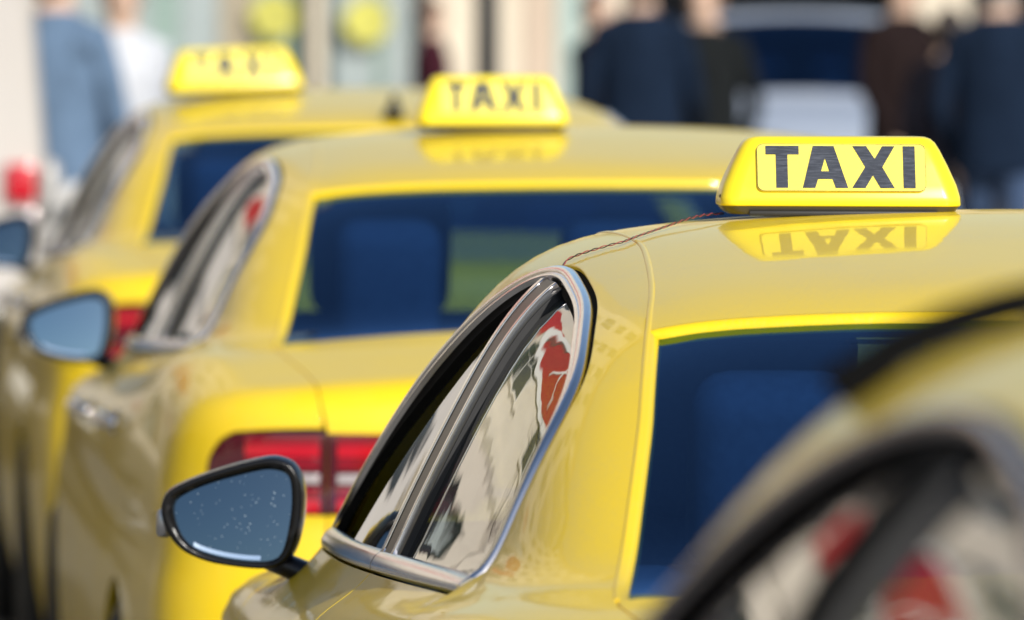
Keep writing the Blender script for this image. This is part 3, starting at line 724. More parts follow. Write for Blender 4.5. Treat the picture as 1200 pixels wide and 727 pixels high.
        if fn[0] > 0: Fc = [tuple(f_)[::-1] for f_ in Fc]
        link('mirror_glass', mesh_np('mirror_glass', V, Fc, N), M['mirror'], mroot)
        # pale strip stands in for the bright reflection along the lower glass edge
        low = [q for q in G2r if q[1] < gc[1]-.032]; low = sorted(low, key=lambda q: q[0])[6:-2]
        bm = bmesh.new(); a_ = [bm.verts.new((.0022, s*q[0], q[1]+.002)) for q in low]; b_ = [bm.verts.new((.0035, s*q[0], q[1]+.0075)) for q in low]
        for i in range(len(low)-1): bm.faces.new((a_[i], a_[i+1], b_[i+1], b_[i]))
        bm_obj('glass_glint', bm, M['mirror_glint'], mroot)
        # side repeater and arm
        bm = bmesh.new(); box(bm, .0, .05, min(s*.078, s*.099), max(s*.078, s*.099), -.030, .006, bev=.006); bm_obj('side_repeater', bm, M['alloy'], mroot, angle=40)
        bm = bmesh.new(); loft(bm, [[(.04+.026*math.cos(t)+dx, s*yy+0, zz+.017*math.sin(t)) for t in np.linspace(0, 2*math.pi, 12, endpoint=False)] for yy, zz, dx in ((-.035, -.055, 0), (-.065, -.068, 0), (-.10, -.082, .0), (-.14, -.092, -.02))])
        bm_obj('mirror_arm', bm, M['plastic'], mroot, smooth=True)
    return root

def place(root, ox, oy, psi, s=1.0):
    root.location = (ox, oy, 0); root.rotation_euler = (0, 0, math.pi/2+psi); root.scale = (s, s, s)
def frame(P, us, vs, psi):
    f = (-math.sin(psi), math.cos(psi)); l = (-math.cos(psi), -math.sin(psi))
    return P[0]-us*f[0]-vs*l[0], P[1]-us*f[1]-vs*l[1]
GT = 'yellow taxis queueing along the street'
car1 = build_sedan(M['yellow'], True)
place(car1, *frame((.38, 9.7), 2.05, .25, R(5)), R(5))
tag(car1, 'sharp yellow taxi with its front side window lowered, wire from roof sign', 'taxi', GT)
def closed_copy(src):
    r = copy_tree(src)
    for c in r.children:
        if c.name.startswith('front_side_window'):
            if c.data is low_mesh: c.data = closed_mesh
    return r
fw_ = [c for c in car1.children if c.name.startswith('front_side_window')]
low_mesh = [c for c in fw_ if np.mean([v.co.y for v in c.data.vertices]) > 0][0].data
cm = [c for c in fw_ if c.data is not low_mesh][0].data
closed_mesh = cm.copy(); cm2 = bmesh.new(); cm2.from_mesh(cm)
for v in cm2.verts: v.co.y *= -1
bmesh.ops.reverse_faces(cm2, faces=cm2.faces[:]); cm2.to_mesh(closed_mesh); cm2.free()
car2 = closed_copy(car1); place(car2, *frame((-.038, 15.4), 2.05, .132, R(6)), R(5.3))
tag(car2, 'yellow taxi whose red tail lamp shows behind the nearest door mirror', 'taxi', GT)
car3 = closed_copy(car1); place(car3, *frame((-.69, 20.6), 2.05, .35, R(5.0)), R(5.0))
tag(car3, 'farthest blurred yellow taxi, at upper left of the queue', 'taxi', GT)
car0 = closed_copy(car1); place(car0, .985, 2.2, R(3.36), 1.078)
tag(car0, 'out-of-focus taxi close to the lens at lower right, black roof bar', 'taxi', GT)
for k in (car0, car1, car2):
    for c in list(k.children):
        if c.name.startswith('aerial'): bpy.data.objects.remove(c)
M['sky_bright_mirror'] = pbr('sky_brightened_mirror_glass', (.30, .40, .45), .05, 1)  # paler tint stands in for the brighter sky reflected at this mirror's angle
for m_ in car2.children:
    if m_.name.startswith('door_mirror'):
        for c in m_.children:
            if c.name.startswith('mirror_glass'): c.material_slots[0].link = 'OBJECT'; c.material_slots[0].material = M['sky_bright_mirror']
M['dark_chrome'] = pbr('smoked_chrome', (.30, .27, .285), .25, 1)
for c in list(car0.children):
    if c.name.startswith(('chrome_surround', 'window_frame', 'pillar_panel', 'pillar_chrome')): bpy.data.objects.remove(c)
    elif c.name.startswith('chrome'): c.material_slots[0].link = 'OBJECT'; c.material_slots[0].material = M['dark_chrome']
_n = grad(ring3[100:101])[0]; _sg = 1 if np.dot(np.cross(ring3[101]-ring3[99], _n), ring3.mean(0)-ring3[100]) > 0 else -1
flip_copy(strip('chrome_surround', ring3, [(0, -.008), (0, .002), (.003, .005), (.008, .005), (.011, .002), (.011, -.01)], M['dark_chrome'], car0, False, _sg, 70), car0)
flip_copy(strip('window_frame', ring3, [(.0105, -.002), (.012, -.005), (.018, -.0065), (.020, -.02)], M['matte_black'], car0, False, _sg), car0)
_L = np.vstack([side_line([(1.96, belt_z(1.96)+.012), (1.956, 1.2), (1.96, 1.386)], 6), side_line([(2.03, belt_z(2.03)+.012), (2.026, 1.2), (2.03, 1.388)], 6)[::-1]])
flip_copy(part('pillar_panel', patch([_L], 'side', gap=0, off=.001, grid=.03, depth=.012), M['matte_black'], car0), car0)
# black load bar across the roof of the nearest taxi
us = 2.42
P = np.vstack([on_side([(us, 1.385)]), on_top([(us, v) for v in np.linspace(.56, -.56, 44)]), on_side([(us, 1.385)])*np.array([1, -1, 1.])])
P = P+grad(P)*.012
strip('roof_bar', P, [(-.026, -.010), (-.026, .002), (-.014, .010), (.014, .010), (.026, .002), (.026, -.010)], M['matte_black'], car0, closed=False)

# ------------------------------------------------------------------ taxi roof signs
def rr(hw, hd, r, z, n=6):
    out = []
    for cx, cy, a0 in ((hw-r, hd-r, 0), (-hw+r, hd-r, 90), (-hw+r, -hd+r, 180), (hw-r, -hd+r, 270)):
        for k in range(n+1):
            a = R(a0+90*k/n); out.append((cx+r*math.cos(a), cy+r*math.sin(a), z))
    return out
LET = {'T': [[(0, 0), (1, 0), (1, .21), (.66, .21), (.66, 1), (.30, 1), (.30, .21), (0, .21)]],
       'A': [[(.24, 0), (.70, 0), (1, 1), (.72, 1), (.655, .79), (.345, .79), (.28, 1), (0, 1)], [(.50, .30), (.415, .60), (.585, .60)]],
       'X': [[(0, 0), (.33, 0), (.52, .30), (.70, 0), (1, 0), (.70, .50), (.98, 1), (.64, 1), (.47, .70), (.29, 1), (-.03, 1), (.29, .50)]],
       'I': [[(0, 0), (1, 0), (1, 1), (0, 1)]]}
WORD = [('T', 299, 446), ('A', 459, 660), ('X', 681, 868), ('I', 902, 956)]     # spans along the face of the sign
def build_sign():
    root = empty('taxi_roof_sign')
    lv = [(.0105, .1395, .0535, .020), (.0125, .1405, .0545, .020), (.022, .1400, .0535, .022), (.036, .1365, .0485, .022), (.060, .1265, .0400, .021), (.080, .1170, .0330, .019), (.0885, .1120, .0290, .018), (.0930, .1070, .0245, .015), (.0953, .1010, .0190, .012), (.0958, .0900, .0110, .008)]
    bm = bmesh.new(); loft(bm, [rr(a, b_, r, z) for z, a, b_, r in lv], cap0=True)
    bm_obj('sign_box', bm, M['sign_yellow'], root, smooth=True)
    bm = bmesh.new(); loft(bm, [rr(a, b_, .018, z) for z, a, b_ in ((.0, .128, .045), (.004, .134, .049), (.0103, .1385, .0525))])
    bm_obj('sign_base', bm, M['sign_base'], root, angle=40)
    bm = bmesh.new(); box(bm, -.108, .112, -.0525, -.046, -.0015, .0045, bev=.0015); bm_obj('magnet_strip', bm, M['rubber'], root, angle=40)
    # the sloped face towards the rear: plane through (y=-.0485,z=.036) and (y=-.033,z=.080)
    p0 = Vector((0, -.0500, .0318)); p1 = Vector((0, -.0330, .0800)); up = (p1-p0).normalized(); nrm = Vector((0, -up.z, up.y))
    H = .0585; cen = (p0+p1)/2+up*.0008
    def face(x, s, o): return cen+Vector((x, 0, 0))+up*s+nrm*o
    def poly_solid(loops, o0, o1, name, mat):
        bm = bmesh.new()
        pts = [Vector(p) for l in loops for p in l]; ed = []; k = 0
        for l in loops: ed += [(k+i, k+(i+1) % len(l)) for i in range(len(l))]; k += len(l)
        vo, _, fo, *_ = delaunay_2d_cdt(pts, ed, [], 0, 1e-7); V2 = np.array([tuple(v) for v in vo]); 
        T = [f for f in fo]; c = np.array([V2[list(f)].mean(0) for f in T]); ok = in_poly(c, np.array(loops[0], float))
        for l in loops[1:]: ok &= ~in_poly(c, np.array(l, float))
        top = [bm.verts.new(face(x, s, o1)) for x, s in V2]; 
        for f, k_ in zip(T, ok):
            if k_: bm.faces.new([top[i] for i in f])
        for l in loops:
            a = [bm.verts.new(face(x, s, o1)) for x, s in l]; b_ = [bm.verts.new(face(x, s, o0)) for x, s in l]
            for i in range(len(l)): bm.faces.new((a[i], a[(i+1) % len(l)], b_[(i+1) % len(l)], b_[i]))
        return bm_obj(name, bm, mat, root)
    hw, hh, r = .0985, .0305, .008
    ring = [(x, y) for x, y, _ in rr(hw, hh, r, 0)]; ring2 = [(x*.9935, y*.980) for x, y in ring]
    poly_solid([ring], -.006, .0042, 'sign_panel', M['sign_panel'])
    poly_solid([ring, ring2], .0035, .0046, 'panel_edge_line', M['letter'])
    for ch, a, b_ in WORD:
        x0 = (a-632)/3.75/1004; x1 = (b_-632)/3.75/1004
        loops = [[(x0+(x1-x0)*px, .0278-.0545*py) for px, py in l] for l in LET[ch]]
        poly_solid(loops, .0035, .0048, 'letter', M['letter'])
    for sx in (-1, 1):
        bm = bmesh.new(); tube(bm, [(sx*.1365, -.030, .022), (sx*.1405, -.031, .022)], .0022, 10); bm_obj('screw', bm, M['rubber'], root)
    return root
def roof_z(u, v): return float(on_top([(u, v)])[0][2])
GS = 'taxi signs on the roofs'
s1 = build_sign(); s1.location = (.390, 9.95, roof_z(2.30, .25)+.001); s1.scale = (1.025, 1.025, .97); s1.rotation_euler = (0, R(.3), R(3))
tag(s1, 'sharp yellow sign reading TAXI on the nearest full roof, wire attached', 'taxi sign', GS)
s2 = copy_tree(s1); s2.location = (-.038, 15.4, roof_z(2.05, .145)+.0015); s2.rotation_euler = (0, 0, R(5.3)); s2.scale = (1, 1, 1.06)
tag(s2, 'slightly blurred yellow sign reading TAXI, middle of the three', 'taxi sign', GS)
s3 = copy_tree(s1); s3.location = (-.69, 20.6, roof_z(2.05, .33)+.002); s3.rotation_euler = (0, R(-2.0), R(9)); s3.scale = (1.2, 1.2, 1.2)
tag(s3, 'very blurred wide yellow roof sign at upper left, tilted', 'taxi sign', GS)
# twisted red and black feed wire from the first sign over the roof edge into the door
psi1 = R(5); o1 = frame((.38, 9.7), 2.05, .25, psi1)
fw1 = np.array([-math.sin(psi1), math.cos(psi1), 0]); lf1 = np.array([-math.cos(psi1), -math.sin(psi1), 0])
gv = np.vstack([on_top([(2.30-.24*max(0, (v-.36)/.14), v) for v in np.linspace(.355, .50, 9)]), on_side([(2.06, 1.424), (2.07, 1.415), (2.08, 1.408)])])
gv = np.vstack([gv, gv[-1:]+[[0, .012, -.008]]])
gw_ = smooth_curve(gv, 10); gw_ = resample(gw_+grad(gw_)*.004*np.r_[np.ones(len(gw_)-8), np.linspace(1, 0, 8)][:, None], .0012)
sagz = np.exp(-((np.arange(len(gw_))/len(gw_)-.15)/.25)**2)*.005
for k, mt in ((0, 'wire_red'), (1, 'wire_black')):
    W = []
    for i, p in enumerate(gw_):
        a = i*.35+math.pi*k; w = np.array([o1[0], o1[1], 0])+fw1*p[0]+lf1*p[1]+np.array([0, 0, p[2]+sagz[i]])
        w = w+fw1*(.0010*math.cos(a))+np.array([0, 0, .0010*math.sin(a)]); W.append(Vector(w))
    inv = s1.matrix_basis.inverted()
    bm = bmesh.new(); tube(bm, [inv @ w for w in W], .00065, 6); bm_obj('feed_wire', bm, M[mt], s1, smooth=True)

# ------------------------------------------------------------------ buildings
M['cream'] = pbr('cream_render', (.70, .62, .49), .85, var=.06, scale=.8)
M['cream2'] = pbr('pale_stone', (.66, .60, .51), .8, var=.07, scale=1.5)
M['ochre'] = pbr('light_ochre_render', (.60, .53, .38), .85, var=.07, scale=.8)
M['grey_wall'] = pbr('warm_grey_render', (.42, .39, .36), .85, var=.07, scale=.8)
M['pane'] = pbr('window_pane', (.05, .06, .07), .05, 0, 1)
M['frame_white'] = pbr('white_window_frame', (.70, .68, .64), .5)
M['frame_dark'] = pbr('dark_green_shop_frame', (.02, .045, .04), .4)
M['board_white'] = pbr('pale_shop_blind', (.50, .53, .56), .7, var=.12, scale=3)
M['board_mint'] = pbr('mint_shop_blind', (.38, .48, .45), .7, var=.15, scale=3)
M['board_beige'] = pbr('beige_shop_board', (.55, .44, .34), .7, var=.12, scale=3)
M['poster_yellow'] = pbr('yellow_poster', (.52, .50, .10), .6, var=.5, scale=9)
M['shade_in'] = pbr('interior_shade_colour', (.03, .035, .05), .6)  # near-black colour stands in for the shade inside arcade and shops
M['navy'] = pbr('navy_cloth', (.02, .035, .07), .8, var=.2, scale=9)
M['red'] = pbr('red_enamel', (.36, .010, .022), .4, var=.1, scale=2)
M['awning'] = pbr('red_awning_cloth', (.42, .03, .03), .8, var=.1, scale=3)
M['enamel_white'] = pbr('white_enamel', (.75, .74, .72), .4)
M['roof_tile'] = pbr('brown_roof_tiles', (.20, .09, .06), .8, var=.2, scale=6)
def wall_with_openings(name, x0, x1, z0, z1, ops, depth, mat, parent):
    """front wall in the local xz plane (front at y=0), real openings with reveals"""
    xs = sorted({x0, x1, *[o[0] for o in ops], *[o[1] for o in ops]}); zs = sorted({z0, z1, *[o[2] for o in ops], *[o[3] for o in ops]})
    bm = bmesh.new(); vd = {}
    def V(x, y, z):
        k = (round(x, 4), round(y, 4), round(z, 4))
        if k not in vd: vd[k] = bm.verts.new((x, y, z))
        return vd[k]
    for i in range(len(xs)-1):
        for j in range(len(zs)-1):
            cx, cz = (xs[i]+xs[i+1])/2, (zs[j]+zs[j+1])/2
            if any(o[0] < cx < o[1] and o[2] < cz < o[3] for o in ops): continue
            bm.faces.new([V(xs[i], 0, zs[j]), V(xs[i+1], 0, zs[j]), V(xs[i+1], 0, zs[j+1]), V(xs[i], 0, zs[j+1])])
    for a, b_, c, d in ops:
        q = [(a, c), (b_, c), (b_, d), (a, d)]
        f = [bm.verts.new((x, 0, z)) for x, z in q]; g = [bm.verts.new((x, depth, z)) for x, z in q]
        for k in range(4): bm.faces.new((f[k], f[(k+1) % 4], g[(k+1) % 4], g[k]))
    me = bpy.data.meshes.new(name); bm.to_mesh(me); bm.free(); return link(name, me, mat, parent)
WIN = {}
def window(parent, x, z, w, h, fm='frame_white'):
    key = (round(w, 2), round(h, 2), fm)
    if key not in WIN:
        bm = bmesh.new(); t_ = .07
        box(bm, -w/2, -w/2+t_, .10, .17, 0, h); box(bm, w/2-t_, w/2, .10, .17, 0, h)
        box(bm, -w/2+t_, w/2-t_, .10, .17, 0, t_); box(bm, -w/2+t_, w/2-t_, .10, .17, h-t_, h)
        box(bm, -.03, .03, .105, .165, t_, h-t_); box(bm, -w/2+t_, -.03, .108, .162, h*.68, h*.68+.05); box(bm, .03, w/2-t_, .108, .162, h*.68, h*.68+.05)
        f = bpy.data.meshes.new('window'); bmesh.ops.recalc_face_normals(bm, faces=bm.faces[:]); bm.to_mesh(f); bm.free(); f.materials.append(M[fm])
        bm = bmesh.new(); box(bm, -w/2+.05, w/2-.05, .14, .15, .05, h-.05)
        p = bpy.data.meshes.new('pane'); bm.to_mesh(p); bm.free(); p.materials.append(M['pane'])
        bm = bmesh.new(); box(bm, -w/2-.12, w/2+.12, -.14, .10, -.10, -.003)
        s = bpy.data.meshes.new('sill'); bmesh.ops.recalc_face_normals(bm, faces=bm.faces[:]); bm.to_mesh(s); bm.free(); s.materials.append(M['cream2'])
        WIN[key] = (f, p, s)
    f, p, s = WIN[key]
    o = link('window', f, None, parent); o.location = (x, 0, z); link('pane', p, None, o); link('sill', s, None, o)
def facade(name, loc, rz, x0, x1, floors, cols, mat, label, depth=11, gf=4.3, fh=3.4, bays=(), roof_h=2.6):
    root = empty(name, loc, rz); H = gf+fh*floors
    ops = []; ww, wh = 1.25, 1.95
    wins = []
    for f in range(floors):
        for k in range(cols):
            x = x0+(x1-x0)*(k+.5)/cols; z = gf+.85+f*fh; ops.append((x-ww/2, x+ww/2, z, z+wh)); wins.append((x, z))
    ops += [(a, b_, .0 if t_ != 'shop' else .45, 3.3) for a, b_, t_ in bays]
    wall_with_openings('wall', x0, x1, 0, H, ops, .22, mat, root)
    for x, z in wins: window(root, x, z, ww, wh)
    bm = bmesh.new(); box(bm, x0, x1, .23, depth, 0, H-.01)
    # back block is set behind the openings only where a room is not needed
    bm.free()
    bm = bmesh.new()
    vs = [(x0, 0), (x0, depth), (x1, depth), (x1, 0)]
    for (a, b_), (c, d) in zip(vs[:-1], vs[1:]):
        bm.faces.new([bm.verts.new(p) for p in ((a, b_, 0), (c, d, 0), (c, d, H), (a, b_, H))])
    bm_obj('side_wall', bm, mat, root)
    bm = bmesh.new(); box(bm, x0+.05, x1-.05, .9, 1.0, min(gf-.3, H-.8), H-.3); bm_obj('inner_wall', bm, M['shade_in'], root)
    bm = bmesh.new(); box(bm, x0-.3, x1+.3, -.35, .0-.003, H-.35, H); box(bm, x0-.15, x1+.15, -.2, -.003, H-.6, H-.353); bm_obj('cornice', bm, M['cream2'], root)
    bm = bmesh.new(); box(bm, x0-.02, x1+.02, -.10, -.003, gf-.25, gf); bm_obj('string_course', bm, M['cream2'], root)
    bm = bmesh.new(); loft(bm, [[(x0-.3, -.35, H+.003), (x1+.3, -.35, H+.003), (x1+.3, depth, H+.003), (x0-.3, depth, H+.003)], [(x0+.5, 3, H+roof_h), (x1-.5, 3, H+roof_h), (x1-.5, depth-3, H+roof_h), (x0+.5, depth-3, H+roof_h)]]); bm_obj('roof', bm, M['roof_tile'], root)
    return tag(root, label, 'building')
BY = 60.0
bays = [(-5.5, -4.2, 'shop'), (-3.62, -1.45, 'shop'), (-1.36, -.60, 'shop'), (.80, 2.94, 'open'), (3.30, 6.4, 'open'), (7.0, 10.0, 'open'), (11.0, 14.0, 'shop'), (15, 18, 'shop')]
far = facade('shop_building', (0, BY, 0), 0, -6, 22, 0, 0, M['cream'], 'low cream building with pale shop fronts and dark arcade across the background', bays=bays, gf=4.3, roof_h=.5, depth=8)
bays2 = [(-27.4+3.6*k, -24.8+3.6*k, 'shop') for k in range(6)]
tall = facade('town_house', (0, BY-1.5, 0), 0, -28, -6.1, 6, 8, M['cream2'], 'tall cream house front left of the low shops, mirrored in windows', bays=bays2)
# shop fronts of that building
def shopfront(parent, a, b_, boards, fm='frame_dark'):
    sf = empty('shop_front', ((a+b_)/2, 0, 0)); sf.parent = parent; w = (b_-a)/2
    bm = bmesh.new(); box(bm, -w, -w+.06, .10, .18, .45, 3.3); box(bm, w-.06, w, .10, .18, .45, 3.3); box(bm, -w+.06, w-.06, .10, .18, 3.2, 3.3); box(bm, -w+.06, w-.06, .10, .18, .45, .53)
    bm_obj('shop_frame', bm, M[fm], sf)
    n = len(boards); x = -w+.06; tot = 2*w-.12; s = sum(q[1] for q in boards)
    for mt, q in boards:
        ww = tot*q/s; box_obj('shop_backing', (x+.005, x+ww-.005, .26, .30, .54, 3.19), M[mt], sf); x += ww  # dark boards take the place of shaded shop rooms
    box_obj('shop_pane', (-w+.06, w-.06, .135, .143, .53, 3.2), M['shop_glass'], sf)
    return sf
def awning(parent, x0, x1):
    bm = bmesh.new()
    loft(bm, [[(x0, -.003, 3.75), (x1, -.003, 3.75), (x1, -.003, 3.70), (x0, -.003, 3.70)], [(x0, -1.3, 3.15), (x1, -1.3, 3.15), (x1, -1.3, 3.10), (x0, -1.3, 3.10)], [(x0, -1.31, 2.85), (x1, -1.31, 2.85), (x1, -1.29, 2.85), (x0, -1.29, 2.85)]])
    bm_obj('awning', bm, M['awning'], parent)
for a, b_, _ in (bays[0], bays[-2], bays[-1]): shopfront(far, a, b_, [('board_beige', 1), ('board_white', 1)])
for a, b_, _ in bays2: shopfront(tall, a, b_, [('board_beige', 1), ('shade_in', 1.2), ('board_white', 1), ('shade_in', .8)])
for a, b_ in ((-14.4, -13.3), (-23.6, -20.4)): awning(tall, a, b_)
for k in range(5):  # unseen pipes added to streak the reflections in the car windows
    bm = bmesh.new(); tube(bm, [(-26.2+4.1*k, -.12, .2), (-26.2+4.1*k, -.12, 24)], .07, 8); bm_obj('streak_pipe', bm, M['frame_dark'], tall)
for x, z, w, h, mt in ((-9.4, 5.2, 1.1, 4.5, 'awning'), (-13.1, 6.6, .7, 3.2, 'navy'), (-15.3, 4.7, .9, 5.0, 'board_white'), (-16.9, 4.9, .5, 3.4, 'red')):  # unseen hangings added to break up the window reflections
    box_obj('streak_banner', (x, x+w, -.12, -.09, z, z+h), M[mt], tall)
shopfront(far, -3.62, -1.45, [('board_white', 1.3), ('board_mint', .3), ('board_white', .4), ('board_beige', .35), ('board_mint', .5)])
sf = shopfront(far, -1.36, -.60, [('board_white', 1), ('board_mint', .25), ('board_white', .9)])
for x, z in ((-1.72, 1.46), (-1.05, 1.42)):
    bm = bmesh.new(); tube(bm, [(x, .118, z), (x, .128, z)], .17, 20); bm_obj('poster', bm, M['poster_yellow'], far)
for a, b_ in [(q[0], q[1]) for q in bays if q[2] == 'open']:
    bm = bmesh.new(); box(bm, a-.4, b_+.4, 3.5, 3.6, 0, 3.5); box(bm, a-.42, a-.405, .23, 3.5, 0, 3.5); box(bm, b_+.405, b_+.42, .23, 3.5, 0, 3.5); box(bm, a-.4, b_+.4, .23, 3.49, 3.4, 3.5); bm_obj('arcade_lining', bm, M['shade_in'], far)
# pale door panels on the cream pier in the middle
for x0, x1, mt in ((.08, .30, 'board_beige'), (.33, .50, 'board_mint'), (.53, .70, 'board_white')):
    box_obj('door_panel', (x0, x1, -.03, -.003, .05, 2.6), M[mt], far)
# big round red emblem high on the street front (seen as a reflection in the side windows)
em = empty('round_emblem', (-11.6, BY-1.55, 8.9), 0, .92); tag(em, 'large round red emblem with white ring on the far street front', 'sign')
def disc(name, r0, r1, y0, y1, mat, n=48):
    bm = bmesh.new(); q = []
    for k in range(n):
        a = 2*math.pi*k/n; c, s = math.cos(a), math.sin(a)
        q.append([bm.verts.new((r*c, y, r*s)) for r, y in ((r0, y1), (r0, y0), (r1, y0), (r1, y1))])
    for k in range(n):
        a, b_ = q[k], q[(k+1) % n]
        for i in range(3): bm.faces.new((a[i], a[i+1], b_[i+1], b_[i]))
    bm_obj(name, bm, mat, em)
disc('emblem_ring', 2.15, 2.55, -.16, -.05, M['enamel_white']); disc('emblem_disc', .01, 2.14, -.12, -.05, M['red'])
for k in range(2):
    bm = bmesh.new(); tube(bm, [Vector((.9*math.sin(t*2.1+k*2.1)*(.4+.6*t), -.16, 1.6-3.2*t+.2*math.sin(9*t+k))) for t in np.linspace(0.05, .95, 16)], [.03+.04*math.sin(math.pi*t) for t in np.linspace(.05, .95, 16)], 8); bm_obj('emblem_swirl', bm, M['enamel_white'], em, smooth=True)
# buildings along the left pavement
p = street(26, 12); left_b = facade('town_house', (p.x, p.y, 0), AX+math.pi/2, -27, 24, 4, 15, M['ochre'], 'ochre town houses along the left pavement', bays=[(-25+4*k, -22.4+4*k, 'shop') for k in range(12)])
for k in range(12): shopfront(left_b, -25+4*k, -22.4+4*k, [('shade_in', 1), ('board_beige', .6), ('shade_in', 1)])
for k in range(1, 12, 3): awning(left_b, -25.2+4*k, -22.2+4*k)

# ------------------------------------------------------------------ people in the background
M['skin'] = pbr('skin', (.58, .40, .30), .6)
M['hair_dark'] = pbr('dark_hair', (.03, .02, .015), .6); M['hair_brown'] = pbr('brown_hair', (.10, .05, .03), .6); M['hair_grey'] = pbr('grey_hair', (.30, .29, .28), .6)
M['shoe'] = pbr('dark_leather', (.03, .025, .02), .5)
CLOTH = {'denim': (.11, .17, .26), 'white': (.52, .54, .58), 'navy': (.008, .016, .034), 'olive': (.012, .014, .015), 'maroon': (.05, .012, .02), 'black': (.006, .006, .010), 'brown': (.016, .010, .010), 'jeans': (.05, .08, .15), 'beige': (.55, .47, .38)}
for k, c in CLOTH.items(): M['c_'+k] = pbr(k+'_cloth', c, .9, spec=.08, var=.18, scale=14)
def person(name, loc, rz, h, top, legs, hair, label, stride=.10, armbend=.25, long_coat=False):
    root = empty(name, loc, R(rz)); k = h/1.75
    V = [(0, 0, .96), (0, 0, 1.10), (0, .01, 1.28), (0, .012, 1.42), (0, .005, 1.50), (0, -.008, 1.56), (0, -.012, 1.64), (0, -.005, 1.71)]
    rad = [(.165, .115), (.150, .105), (.175, .115), (.150, .095), (.060, .060), (.066, .074), (.078, .092), (.060, .070)]
    E = [(0, 1), (1, 2), (2, 3), (3, 4), (4, 5), (5, 6), (6, 7)]
    def add(p, r, par): V.append(p); rad.append((r, r)); E.append((par, len(V)-1)); return len(V)-1
    hands = []
    for s in (-1, 1):
        sw = stride*s
        sh = add((s*.17, .012, 1.40), .068, 3); a = add((s*.215, .02+sw*.3, 1.26), .052, sh); el = add((s*.235, .03+sw*.7, 1.10), .045, a)
        fa = add((s*.225, -.04+sw*.9-armbend*.3, .96), .038, el); wr = add((s*.215, -.08+sw-armbend*.5, .86), .028, fa); pm = add((s*.212, -.095+sw-armbend*.55, .79), .034, wr)
        hands.append((Vector((s*.212, -.10+sw-armbend*.56, .775)), s))
        hp = add((s*.09, 0, .90), .105, 0); kn = add((s*.10, -.02-sw, .50), .062, hp); cf = add((s*.10, .015-sw*1.2, .33), .056, kn); an = add((s*.10, .03-sw*1.6, .09), .040, cf)
        ft = add((s*.11, -.05-sw*1.6, .045), .042, an); add((s*.115, -.15-sw*1.6, .035), .034, ft)
    me = bpy.data.meshes.new('body'); me.from_pydata(V, E, []); o = bpy.data.objects.new('body', me); col.objects.link(o)
    m = o.modifiers.new('skin', 'SKIN'); m.use_smooth_shade = True; sv = me.skin_vertices[0].data
    for i, r in enumerate(rad): sv[i].radius = r; sv[i].use_root = (i == 0)
    sd = o.modifiers.new('sub', 'SUBSURF'); sd.levels = 2; sd.render_levels = 2
    dg = bpy.context.evaluated_depsgraph_get(); me2 = bpy.data.meshes.new_from_object(o.evaluated_get(dg)); bpy.data.objects.remove(o)
    bm = bmesh.new(); bm.from_mesh(me2)
    for c, s in hands:     # fingers and thumb, rooted in the palm
        for q, (dy, ln) in enumerate(((-.026, .070), (-.009, .080), (.009, .075), (.025, .060))):
            p0 = c+Vector((0, dy, .005)); tube(bm, [p0, p0+Vector((0, -.006, -ln*.45)), p0+Vector((-s*.010, -.016, -ln*.8)), p0+Vector((-s*.02, -.022, -ln))], [.0095, .009, .008, .006], 6)
        p0 = c+Vector((0, -.03, .03)); tube(bm, [p0, p0+Vector((-s*.01, -.025, -.02)), p0+Vector((-s*.015, -.035, -.05))], [.011, .010, .007], 6)
    # nose, ears
    tube(bm, [(0, -.088, 1.645), (0, -.112, 1.615), (0, -.095, 1.605)], [.008, .014, .010], 6)
    for s in (-1, 1): tube(bm, [(s*.074, .0, 1.60), (s*.086, .008, 1.63), (s*.080, .005, 1.66)], [.008, .014, .008], 6)
    for v in bm.verts: v.co *= k
    bm.to_mesh(me2); bm.free()
    for mm in (M['skin'], M[top], M[legs], M['shoe']): me2.materials.append(mm)
    for pg in me2.polygons:
        x, y, z = pg.center/k; pg.use_smooth = True
        if z > 1.50: i = 0
        elif z < .085: i = 3
        elif abs(x) > .165 and z < .87: i = 0
        elif z < (.62 if long_coat else .93) and abs(x) < .185: i = 2
        else: i = 1
        pg.material_index = i
    body = link('body', me2, None, root)
    bm = bmesh.new(); bmesh.ops.create_icosphere(bm, subdivisions=3, radius=1)
    for v in bm.verts:
        v.co = Vector((v.co.x*.088, v.co.y*.102+.012, v.co.z*.125))*(1+.04*math.sin(v.co.x*40)*math.sin(v.co.z*37))+Vector((0, 0, 1.645))
    bmesh.ops.delete(bm, geom=[v for v in bm.verts if (v.co.y < -.035 and v.co.z < 1.70) or v.co.z < (1.575 if v.co.y < .02 else 1.53)], context='VERTS')
    for v in bm.verts: v.co *= k
    bm_obj('hair', bm, M[hair], root, smooth=True)
    # jacket hem / collar as a clothing layer
    bm = bmesh.new(); zl = .58 if long_coat else .86
    rings = []
    for z, a, b_ in ((zl, .205 if long_coat else .190, .150), (zl+.05, .200 if long_coat else .192, .148), (1.02, .186, .135), (1.16, .182, .130), (1.30, .192, .132), (1.40, .175, .115), (1.455, .115, .085), (1.50, .075, .075)):
        rings.append([(a*k*math.cos(t), (.008+b_*math.sin(t)*(1+.04*math.sin(5*t+z*9)))*k, z*k) for t in np.linspace(0, 2*math.pi, 24, endpoint=False)])
    loft(bm, rings, cap0=False, cap1=False); bm_obj('jacket', bm, M[top], root, smooth=True)
    return tag(root, label, 'person', 'people standing and walking beyond the taxis')
def at(px, Y): return (px-600)/9740*Y
person('person', (at(66, 31), 31, 0), 150, 1.88, 'c_denim', 'c_jeans', 'hair_brown', 'person in a faded blue jacket beyond the farthest taxi, far left', armbend=.1)
person('person', (at(143, 36.5), 36.5, 0), 20, 1.76, 'c_white', 'c_denim', 'hair_dark', 'person in a white top beside the blue jacket, left background')
